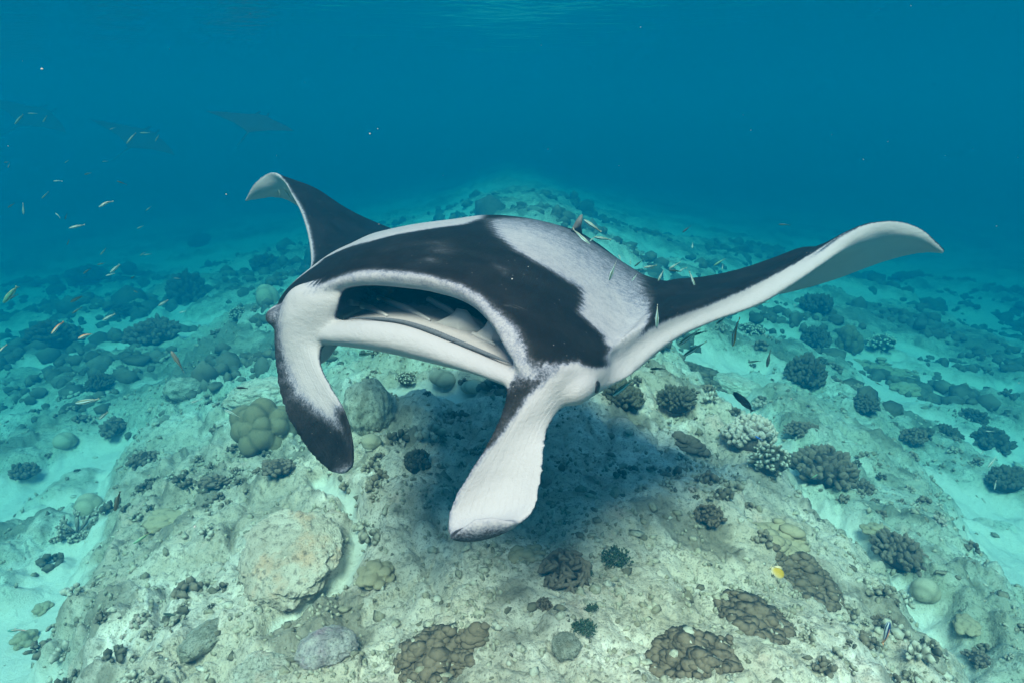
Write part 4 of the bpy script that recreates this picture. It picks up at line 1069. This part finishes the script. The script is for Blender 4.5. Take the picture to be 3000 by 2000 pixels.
def build_clumps():
    """small living clumps in every hollow of the reef top, too many to count"""
    rng = np.random.default_rng(31); n = 2500
    r = np.exp(rng.uniform(math.log(1.45), math.log(7.5), n)); a = rng.uniform(-rad(56), rad(56), n)
    x, y = r * np.sin(a), r * np.cos(a); z, reef, dark = seabed_fields(x, y)
    pat = fbm2(x * 1.5 + 2, y * 1.5, 4, 83) - .35 * np.exp(-((x - .25) / .7) ** 2 - ((y - 1.8) / .7) ** 2)
    ok = (reef > .3) & (pat + .1 * rng.normal(size=n) > .08); x, y, z, r = x[ok], y[ok], z[ok], r[ok]; n = len(x)
    R = np.exp(rng.normal(math.log(.026), .4, n)) * (.75 + .13 * r); m = 15
    D = unit(dome_dirs(m, rng))[None] + rng.normal(size=(n, m, 3)) * .18; D = unit(D)
    O = np.stack([x, y, z], -1)[:, None] + D * R[:, None, None] * np.array([1, 1, .55]) * .45
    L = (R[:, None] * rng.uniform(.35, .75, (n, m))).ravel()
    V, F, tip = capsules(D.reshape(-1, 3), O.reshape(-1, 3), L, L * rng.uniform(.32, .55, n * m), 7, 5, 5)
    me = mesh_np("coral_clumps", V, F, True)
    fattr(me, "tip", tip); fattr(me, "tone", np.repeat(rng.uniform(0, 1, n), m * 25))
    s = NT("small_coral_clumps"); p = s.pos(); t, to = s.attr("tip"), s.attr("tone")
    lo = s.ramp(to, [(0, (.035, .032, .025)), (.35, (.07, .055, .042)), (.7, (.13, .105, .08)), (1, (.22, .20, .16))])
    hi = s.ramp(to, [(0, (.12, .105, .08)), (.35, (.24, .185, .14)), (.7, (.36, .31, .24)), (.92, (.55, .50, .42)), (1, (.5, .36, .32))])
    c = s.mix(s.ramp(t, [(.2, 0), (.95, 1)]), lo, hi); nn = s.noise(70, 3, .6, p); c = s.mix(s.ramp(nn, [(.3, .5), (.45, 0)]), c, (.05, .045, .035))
    return tag(obj("coral_clumps", me, s.bsdf(c, .9, .1)), "small brown and tan coral clumps dotted over the reef", kind="stuff")
build_clumps()

def build_far_reef():
    """dim coral masses on the far slope, too far off to tell apart"""
    rng = np.random.default_rng(12); c, f = ico(1); n = 14000
    y = rng.uniform(4.4, 15, n); x = rng.uniform(-1.1, 1.1, n) * y
    pat = fbm2(x * .75 + 3, y * .75, 3, 88)
    ok = pat + .12 * rng.normal(size=n) > .10; x, y, pat = x[ok], y[ok], pat[ok]; n = len(x)
    z, reef, dark = seabed_fields(x, y)
    s = np.exp(rng.normal(math.log(.040), .45, n)) * (.75 + .045 * y) * (.8 + .8 * np.clip(pat, 0, .6))
    q = c[None] + rng.uniform(0, 50, (n, 1, 3))
    dsp = 1 + .5 * fbm3(q, 1.9, 2, 4)
    S = np.stack([rng.uniform(.8, 1.4, n), rng.uniform(.8, 1.4, n), rng.uniform(.7, 1.25, n)], -1) * s[:, None]
    V = c[None] * dsp[..., None] * S[:, None] + np.stack([x, y, z + s * .2], -1)[:, None]
    F = (f[None] + (np.arange(n) * len(c))[:, None, None]).reshape(-1, 3)
    me = mesh_np("far_reef", V.reshape(-1, 3), F, True); fattr(me, "tip", np.clip(dsp * 1.3 - .9, 0, 1).ravel())
    return tag(obj("far_reef", me, mat_coral("far_coral", (.07, .064, .05), (.26, .235, .18), 16)), "dim coral masses covering the far slope", kind="stuff")
build_far_reef()
# ================================================================== small fish
def fish_mesh(name, bend, h, w, deep=0.0, nL=22, nR=14):
    """slim body, nose at x = +0.5, tail root at x = -0.4"""
    t = np.linspace(0, 1, nL)
    prof = np.interp(t, [0, .03, .10, .25, .45, .7, .88, 1], [.02, .34, .66, .95, 1.0, .74, .36, .30])
    x = 0.5 - 0.9 * t
    cy_ = bend * (t - .35) ** 2 * np.sign(t - .2)
    th = np.linspace(0, 2 * np.pi, nR, endpoint=False)
    V = np.stack([np.repeat(x, nR), (cy_[:, None] + w * (prof * np.interp(t, [0, .5, 1], [1, 1, .45]))[:, None] * np.cos(th)[None]).ravel(), (h * prof[:, None] * np.sin(th)[None] - deep * (prof[:, None] * .2)).ravel()], -1)
    F = grid_faces(nL, nR, True)
    fh = np.tile(np.sin(th), nL); fl = np.repeat(t, nR)
    V = np.vstack([V, [[0.505, cy_[0], 0]], [[-.4, cy_[-1], 0]]]); a, b = len(V) - 2, len(V) - 1
    ex = np.array([(a, j, (j + 1) % nR, (j + 1) % nR) for j in range(nR)] + [(b, (nL - 1) * nR + (j + 1) % nR, (nL - 1) * nR + j, (nL - 1) * nR + j) for j in range(nR)])
    bm = bmesh.new(); vv = [bm.verts.new(v) for v in V]
    for f in np.vstack([F, ex]):
        ids = list(dict.fromkeys(int(i) for i in f)); bm.faces.new([vv[i] for i in ids])
    bmesh.ops.recalc_face_normals(bm, faces=bm.faces)
    me = bpy.data.meshes.new(name); bm.to_mesh(me); bm.free()
    me.polygons.foreach_set("use_smooth", np.ones(len(me.polygons), bool))
    fattr(me, "fh", np.append(fh, [0, 0])); fattr(me, "fl", np.append(fl, [0, 1]))
    return me, (lambda tt: float(np.interp(tt, t, cy_))), prof, t

def fin_mesh(name, pts, thick=0.006):
    """thin lens-shaped fin from an outline of (x, y, z) points"""
    P = np.array(pts, float); n = len(P); c = P.mean(0)
    V = np.vstack([P, c + [0, thick, 0], c - [0, thick, 0]])
    F = [(j, (j + 1) % n, n) for j in range(n)] + [((j + 1) % n, j, n + 1) for j in range(n)]
    me = mesh_np(name, V, np.array(F)); fattr(me, "fh", np.zeros(n + 2)); fattr(me, "fl", np.ones(n + 2)); return me

def fish_mat(name, stripes, tail=None):
    s = NT(name); u = s.math('MULTIPLY_ADD', s.attr("fh"), .5, .5)
    c = s.ramp(u, stripes)
    if tail: c = s.mix(s.ramp(s.attr("fl"), [(.80, 0), (.96, 1)]), c, tail)
    return s.bsdf(c, .45, .35)

CREAM, NAVY, GREEN = (.35, .55, .57), (.018, .03, .06), (.13, .24, .16)
_st = lambda a, b, c: [(0, CREAM), (.48, CREAM), (.53, a), (.66, a), (.71, CREAM), (.90, CREAM), (.95, b), (1, c)]
FISH = {
 'w': (fish_mat("wrasse_pale", _st((.03, .06, .07), (.05, .10, .08), (.10, .18, .12)), (.42, .46, .38)), 0.0, .092, .074, "striped_wrasse"),
 'c': (fish_mat("wrasse_curled", _st((.03, .06, .07), (.05, .10, .08), (.12, .2, .13)), (.46, .46, .36)), 0.55, .092, .074, "striped_wrasse"),
 'f': (fish_mat("wrasse_far_dimmed", [(0, (.14, .30, .30)), (.48, (.16, .34, .33)), (.53, (.01, .03, .03)), (.66, (.01, .03, .03)), (.71, (.16, .34, .33)), (.9, (.16, .34, .33)), (.95, (.03, .07, .06)), (1, (.04, .09, .07))]), 0.06, .072, .056, "striped_wrasse"),  # distant copy, the water's fading put into its colours
 'd': (fish_mat("wrasse_dark", [(0, (.13, .26, .22)), (.35, (.10, .20, .17)), (.48, (.012, .03, .03)), (.62, (.012, .03, .03)), (.72, (.10, .20, .17)), (.9, (.02, .045, .04)), (1, (.02, .045, .04))]), 0.12, .090, .072, "striped_wrasse"),
 'g': (fish_mat("wrasse_green", [(0, (.30, .46, .30)), (.4, (.12, .30, .20)), (.52, (.02, .06, .05)), (.62, (.14, .34, .22)), (1, (.08, .24, .16))], (.3, .35, .2)), 0.1, .090, .072, "green_wrasse"),
 'o': (fish_mat("wrasse_orange", _st((.015, .02, .06), (.35, .2, .06), (.5, .3, .1)), (.75, .26, .08)), 0.25, .092, .074, "orange_tailed_wrasse"),
 'n': (fish_mat("wrasse_navy", [(0, (.5, .62, .66)), (.4, (.6, .7, .72)), (.47, (.01, .03, .12)), (.62, (.01, .03, .12)), (.69, (.55, .68, .72)), (.85, (.5, .6, .6)), (.9, (.01, .03, .12)), (1, (.01, .03, .12))], (.6, .3, .15)), 0.08, .10, .08, "navy_striped_wrasse"),
 'b': (fish_mat("wrasse_blue", [(0, (.28, .32, .36)), (.45, (.10, .13, .18)), (.7, (.02, .03, .05)), (1, (.02, .03, .045))]), 0.05, .11, .07, "blue_grey_wrasse"),
 'p': (fish_mat("parrotfish", [(0, (.16, .15, .10)), (.5, (.085, .09, .06)), (1, (.05, .06, .045))]), 0.12, .135, .085, "parrotfish"),
 'k': (fish_mat("damsel_black", [(0, (.02, .022, .024)), (1, (.012, .013, .014))]), 0.1, .19, .09, "black_damselfish"),
 's': (fish_mat("goatfish", [(0, (.5, .5, .46)), (.5, (.34, .35, .32)), (.8, (.13, .14, .12)), (1, (.10, .11, .09))]), 0.05, .11, .085, "goatfish"),
 't': (fish_mat("thalassoma", [(0, (.16, .42, .36)), (.5, (.08, .30, .28)), (1, (.05, .22, .2))], (.7, .3, .26)), 0.2, .085, .06, "teal_wrasse"),
 'y': (fish_mat("butterflyfish", [(0, (.60, .56, .42)), (.22, (.50, .40, .14)), (.55, (.40, .29, .03)), (1, (.30, .22, .02))], (.5, .46, .3)), 0.0, .30, .075, "butterflyfish"),
 'e': (fish_mat("blue_damsel", [(0, (.02, .2, .6)), (1, (.01, .12, .5))]), 0.0, .12, .07, "blue_damselfish"),
}
_proto = {}
def fish_proto(k):
    if k in _proto: return _proto[k]
    mat, bend, h, w, nm = FISH[k]
    me, cyf, prof, t = fish_mesh(nm + "_body", bend, h, w)
    me.materials.append(mat)
    yt = cyf(1.0); yt2 = yt + bend * .14
    tl = fin_mesh(nm + "_tail", [(-.385, yt, h * .26), (-.46, (yt + yt2) / 2, h * .55), (-.52, yt2, h * .92), (-.49, yt2, h * .2), (-.485, yt2, -h * .2), (-.52, yt2, -h * .92), (-.46, (yt + yt2) / 2, -h * .55), (-.385, yt, -h * .26)])
    pr = lambda tt: float(np.interp(tt, t, prof))
    top = [(0.5 - .9 * a, cyf(a), h * pr(a) * .93) for a in (.25, .4, .55, .7, .85, .93)]
    dz = h * (.32 if k not in 'yk' else .5)
    df = fin_mesh(nm + "_dorsal", top + [(p[0] - .03, p[1], p[2] + dz * s_) for p, s_ in zip(top[::-1], (.35, .8, 1, 1, .9, .5))], .004)
    af = fin_mesh(nm + "_anal", [(0.5 - .9 * a, cyf(a), -h * pr(a) * .93) for a in (.52, .65, .8, .92)] + [(0.5 - .9 * a - .03, cyf(a), -h * pr(a) * .93 - dz * s_) for a, s_ in ((.92, .3), (.8, .8), (.65, .9), (.55, .5))], .004)
    pf = []
    for sgn in (1, -1):
        y0 = w * .9 * sgn
        pf.append(fin_mesh(nm + "_pectoral", [(.20, y0 * .8, 0), (.15, y0 * 1.15, .008), (.07, y0 * 1.3, -.008), (.08, y0 * 1.05, -.03), (.15, y0 * .9, -.02)], .003))
    for m in (tl, df, af, *pf): m.materials.append(mat)
    _proto[k] = (me, tl, df, af, pf, nm); return _proto[k]

def place_fish(hx, hy, tx, ty, d, k, label):
    if k == 'w' and d > 2.6 and hx < 900: k = 'f'  # far fish at left take the already dimmed colours
    me, tl, df, af, pf, nm = fish_proto(k)
    rnd = random.Random(label)
    tilt = rnd.uniform(-.3, .3) * math.hypot(hx - tx, hy - ty) / FPX if k != 'y' else 0.0
    a, b = at(hx, hy, d * (1 - tilt)), at(tx, ty, d * (1 + tilt))
    L = float(np.linalg.norm(a - b)); dr = Vector((a - b) / L)
    L = max(L * (1.12 if d < 2.5 else .95), 0.022)
    # the back points up, leaning a little towards the viewer so that the stripes show
    up = Vector((0, -0.55 - .3 * rnd.random(), .85)) if k != 'y' else Vector((.2, .35, .9))
    y = up.cross(dr)
    if y.length < .2: y = Vector((1, 0, 0)).cross(dr)
    y.normalize(); z = dr.cross(y)
    M = Matrix((dr, y, z)).transposed().to_4x4(); M.translation = Vector((a + b) / 2)
    o = obj(nm, me); o.matrix_world = M @ Matrix.Scale(L, 4)
    big = L / d * 436 > 9
    for pn, m in (("tail_fin", tl), ("dorsal_fin", df), ("anal_fin", af)) if big else (("tail_fin", tl),):
        obj(pn, m, parent=o)
    if big:
        for m in pf: obj("pectoral_fin", m, parent=o)
    return tag(o, label, "fish", "small reef fish around the ray")

for row in [
    (1356, 567, 1318, 529, 1.95, 'w', "striped wrasse crossing just below the ray's dorsal fin"),
    (1343, 506, 1379, 532, 2.1, 'w', "striped wrasse just right of the ray's dorsal fin tip"),
    (1355, 554, 1369, 543, 2.1, 'w', "short striped wrasse touching the ray's back below the dorsal fin"),
    (1367, 545, 1401, 551, 2.25, 'w', 'level striped wrasse pointing away right of the dorsal fin'),
    (1400, 643, 1415, 602, 1.45, 'w', "striped wrasse head down over the ray's grey shoulder patch, larger of two"),
    (1452, 645, 1463, 630, 1.5, 'w', 'short striped wrasse over the right rim of the grey shoulder patch'),
    (1420, 586, 1429, 598, 2.1, 'c', "curled little wrasse at the top of the row along the near wing's edge"),
    (1448, 607, 1448, 596, 2.15, 'w', 'tiny upright wrasse at the dip behind the near wing'),
    (1458, 612, 1474, 598, 2.2, 'd', "dark striped wrasse tilted up behind the near wing's edge"),
    (1479, 615, 1507, 610, 2.2, 'w', "striped wrasse lying level just above the near wing's edge"),
    (1494, 618, 1504, 613, 2.35, 'd', 'small dark wrasse tucked behind the level one at the wing edge'),
    (1512, 645, 1524, 621, 1.75, 'w', "striped wrasse head down overlapping the dark near wing's top edge"),
    (1538, 617, 1561, 603, 2.2, 'w', 'upper of two striped wrasses side by side above the near wing'),
    (1538, 621, 1561, 623, 2.2, 'd', 'lower of two striped wrasses side by side above the near wing'),
    (1562, 624, 1572, 613, 2.2, 'c', 'curled wrasse right of the pair above the near wing'),
    (1596, 658, 1584, 626, 1.75, 'w', 'striped wrasse crossing the top edge of the dark wing, head down right'),
    (1584, 626, 1582, 621, 2.2, 'd', "speck of a wrasse at the wing's lowest point of the edge"),
    (1567, 535, 1587, 518, 2.9, 'b', 'dark blue grey wrasse over the far turquoise sand above the near wing'),
    (1590, 571, 1591, 556, 2.7, 'w', 'small pale upright wrasse over turquoise sand above the near wing'),
    (1641, 610, 1664, 594, 2.4, 'g', 'pale green wrasse rising right, above the middle of the near wing'),
    (1659, 617, 1660, 610, 2.4, 'w', 'tiny pale wrasse under the pale green one'),
    (1508, 750, 1510, 702, 1.38, 'w', 'long striped wrasse hanging head down on the black wing base'),
    (1646, 733, 1662, 685, 1.62, 'c', 'long curved wrasse across the white leading edge of the near wing'),
    (1732, 706, 1760, 688, 2.0, 'c', 'curved orange tailed wrasse below the white underside of the near wing'),
    (1647, 744, 1670, 727, 2.0, 'w', "small striped wrasse under the near wing's white edge"),
    (1685, 792, 1690, 733, 1.9, 'o', 'yellow and navy striped wrasse hanging head down right of the wing base'),
    (1561, 791, 1605, 758, 1.9, 'w', 'left one of the two wrasses crossing over pale sand under the wing'),
    (1592, 770, 1623, 759, 2.2, 'd', 'dark green wrasse crossing behind another under the wing'),
    (1572, 816, 1621, 785, 1.9, 'w', 'teal backed striped wrasse above the brown knobby coral'),
    (1409, 906, 1455, 871, 1.6, 'w', "striped wrasse swimming below the ray's near eye"),
    (1495, 847, 1526, 845, 2.4, 'd', "dark green wrasse over the pale sunlit rock right of the ray's head"),
    (1717, 832, 1747, 827, 2.8, 'd', 'dark slim wrasse over sand left of the upright dark fish'),
    (1762, 844, 1768, 801, 2.6, 'p', 'dark upright parrotfish over the sand right of the wing'),
    (1687, 902, 1728, 940, 2.3, 'k', 'black fish in the shade at the edge of the pale rock'),
    (1787, 516, 1816, 516, 3.2, 'd', 'faint green wrasse in open water left of the near wing tip'),
    (1646, 743, 1670, 727, 2.1, 'w', "slim wrasse close under the wing's white edge, left of the curved one"),
    (33, 287, 54, 262, 3.2, 'w', 'long thin wrasse at the far left under the faint ray silhouette'),
    (63, 261, 87, 261, 3.6, 'w', 'pair-like level wrasse at upper left edge of the blue water'),
    (98, 282, 108, 266, 3.6, 'w', 'steep wrasse right of the level one at upper left'),
    (252, 298, 265, 293, 3.4, 'w', 'small curled wrasse alone in the blue left of the middle ray silhouette'),
    (290, 331, 312, 305, 3.0, 'w', 'long thin wrasse on the wing of the middle ray silhouette'),
    (321, 306, 345, 305, 3.4, 'w', 'level wrasse above the middle ray silhouette'),
    (356, 326, 366, 309, 3.3, 'w', 'steep wrasse right of the level one by the middle silhouette'),
    (234, 372, 249, 370, 4.0, 'w', 'faint level wrasse below the middle ray silhouette'),
    (148, 375, 158, 368, 4.2, 'w', 'faint tilted wrasse in blue water at mid left'),
    (8, 374, 22, 372, 3.4, 'd', 'dark level wrasse at the left edge above the pale blur'),
    (18, 387, 22, 374, 3.4, 'd', 'dark steep wrasse at the left edge joined to a level one'),
    (193, 402, 212, 396, 3.3, 'd', 'dim wrasse tilted up in the middle of the left school'),
    (122, 417, 142, 414, 2.9, 'c', 'curved pale wrasse in blue water at left'),
    (267, 416, 292, 424, 2.7, 'd', 'dark striped wrasse sloping down right in blue water'),
    (95, 457, 112, 440, 2.8, 'w', 'thin wrasse rising right above the curled pale pair'),
    (229, 476, 254, 459, 2.1, 'c', 'brightest white striped wrasse of the left school, tail up'),
    (54, 494, 53, 466, 2.6, 'w', 'upright pale wrasse at far left'),
    (126, 490, 142, 500, 2.9, 'c', 'curved wrasse sloping down left of an upright dark one'),
    (149, 505, 154, 490, 3.0, 'd', 'upright dark wrasse beside the curved one at left'),
    (334, 485, 349, 473, 3.2, 'w', 'pale wrasse rising right above the far sand at left'),
    (17, 478, 34, 466, 3.2, 'd', 'dim dark wrasse low at the left edge'),
    (160, 524, 193, 517, 2.0, 'w', 'large cream striped wrasse lying level at mid left'),
    (314, 526, 331, 518, 3.0, 'w', 'small wrasse over the top of the left sand slope'),
    (154, 564, 159, 549, 3.0, 'd', 'thin upright wrasse over the dim left reef'),
    (230, 587, 244, 569, 3.0, 'w', 'thin steep wrasse over the bright sand slope at left'),
    (321, 588, 335, 578, 3.1, 'w', 'thin tilted wrasse left of a level one over the bright sand'),
    (329, 586, 350, 583, 2.9, 'w', 'level striped wrasse over the bright sand at left'),
    (222, 609, 243, 603, 2.8, 'd', 'dark level wrasse over the left sand slope'),
    (190, 630, 209, 615, 2.8, 'd', 'dark slanted wrasse below the dark level one at left'),
    (254, 626, 274, 609, 2.4, 'w', 'striped wrasse rising steeply, upper of a close pair over sand'),
    (242, 634, 264, 628, 2.5, 'w', 'pale wrasse lying level, lower of a close pair over sand'),
    (301, 640, 310, 634, 3.0, 'k', 'small dark fish over the bright sand tongue at left'),
    (398, 639, 416, 640, 2.8, 'w', 'slim level wrasse by the reef edge at left'),
    (306, 668, 320, 673, 2.7, 'd', 'little wrasse sloping down over the sand tongue'),
    (9, 695, 38, 658, 2.4, 'g', 'long green wrasse rising steeply at the left edge'),
    (12, 692, 42, 675, 2.6, 'd', 'dark green wrasse beside the long one at the left edge'),
    (163, 694, 188, 679, 2.4, 'd', 'dark wrasse over the dim reef left of the sand tongue'),
    (165, 721, 188, 705, 2.5, 'd', 'dark slanted wrasse just above the orange tailed one'),
    (365, 702, 385, 690, 2.4, 'w', 'pale wrasse rising right beside the brown branching coral'),
    (413, 718, 426, 715, 2.3, 'w', 'small wrasse in front of the brown branching coral'),
    (237, 735, 263, 722, 2.2, 'w', 'dull green wrasse over the shaded gully at left'),
    (120, 766, 142, 738, 1.9, 'o', 'curved orange tailed wrasse rising at left'),
    (181, 778, 210, 763, 1.9, 'o', 'orange tailed wrasse with a dark stripe over the dark coral at left'),
    (0, 806, 13, 791, 1.9, 'o', 'orange wrasse cut off by the left edge'),
    (176, 925, 227, 916, 1.7, 'w', 'dark striped wrasse lying level over the left sand gully'),
    (517, 941, 549, 956, 1.8, 'w', 'navy striped wrasse pointing left near the flat tan rock'),
    (439, 924, 463, 916, 1.9, 'w', 'pale wrasse over the shaded hollow left of the flat rock'),
    (228, 962, 247, 946, 1.8, 'w', 'dull wrasse on the rim of the left gully'),
    (394, 808, 423, 852, 1.9, 's', 'silver grey goatfish nosing up over the pale reef top'),
    (544, 890, 568, 890, 1.9, 'k', 'small dark oval fish above the flat tan rock'),
    (265, 1171, 273, 1129, 1.5, 'p', 'olive parrotfish upright near the small tan dome'),
    (308, 1247, 348, 1219, 1.35, 'g', 'green wrasse rising right over the lower left rubble'),
    (19, 1449, 60, 1441, 1.4, 't', 'teal fish with a pink tail at the lower left edge'),
    (377, 1409, 409, 1412, 1.3, 'd', 'dark banded little fish among the lower left ridges'),
    (2042, 1429, 2030, 1475, 1.4, 'n', 'navy striped wrasse over the small coral at lower right'),
    (1798, 1323, 1771, 1302, 1.5, 'y', 'yellow butterflyfish over the big brown coral patch'),
    (1875, 1090, 1864, 1098, 1.6, 'g', 'tiny pale green fish over the brown finger coral'),
    (2270, 1072, 2288, 1048, 2.0, 'w', 'pale yellow wrasse curving up at the right edge'),
    (2284, 1123, 2288, 1103, 1.9, 'w', 'thin yellow wrasse over the dark reef at the right edge'),
    (2265, 989, 2282, 990, 2.2, 'w', 'slim level wrasse in front of the dark bush at right'),
    (2252, 1043, 2260, 1035, 2.2, 'w', 'tiny pale wrasse under the dark bush at right'),
    (1736, 1002, 1749, 1009, 1.8, 'e', 'tiny electric blue fish over the pink lumpy coral'),
    (2010, 877, 2027, 884, 2.6, 'd', 'thin dark wrasse over the crest of the right reef'),
    (738, 792, 771, 792, 1.75, 'd', 'dark slim wrasse in the gap beside the far head fin'),
    (826, 815, 859, 811, 1.8, 'w', "pale striped wrasse seen under the ray's lower jaw"),
    (640, 436, 646, 457, 2.36, 'd', 'left one of two small dark fish under the far wing tip'),
    (653, 434, 669, 456, 2.22, 'd', 'right one of two small dark fish under the far wing tip'),
]:
    place_fish(*row)
# ================================================================== drifting specks in the water
def build_specks():
    rng = np.random.default_rng(77); c, f = ico(1); n = 150
    d = rng.uniform(.5, 3.4, n) ; px = rng.uniform(-200, 2550, n); py = rng.uniform(-100, 1250, n)
    P = np.array([at(a, b, e) for a, b, e in zip(px, py, d)]); P = P[P[:, 2] < WATER_Z - .05]; n = len(P)
    s = np.exp(rng.normal(math.log(.00045), .45, n))
    V = c[None] * s[:, None, None] * rng.uniform(.6, 1.4, (n, 1, 3)) + P[:, None]
    F = (f[None] + (np.arange(n) * len(c))[:, None, None]).reshape(-1, 3)
    m = plain("plankton", (.35, .38, .38))
    return tag(obj("plankton", mesh_np("plankton", V.reshape(-1, 3), F), m), "tiny pale specks drifting in the water", kind="stuff")
build_specks()
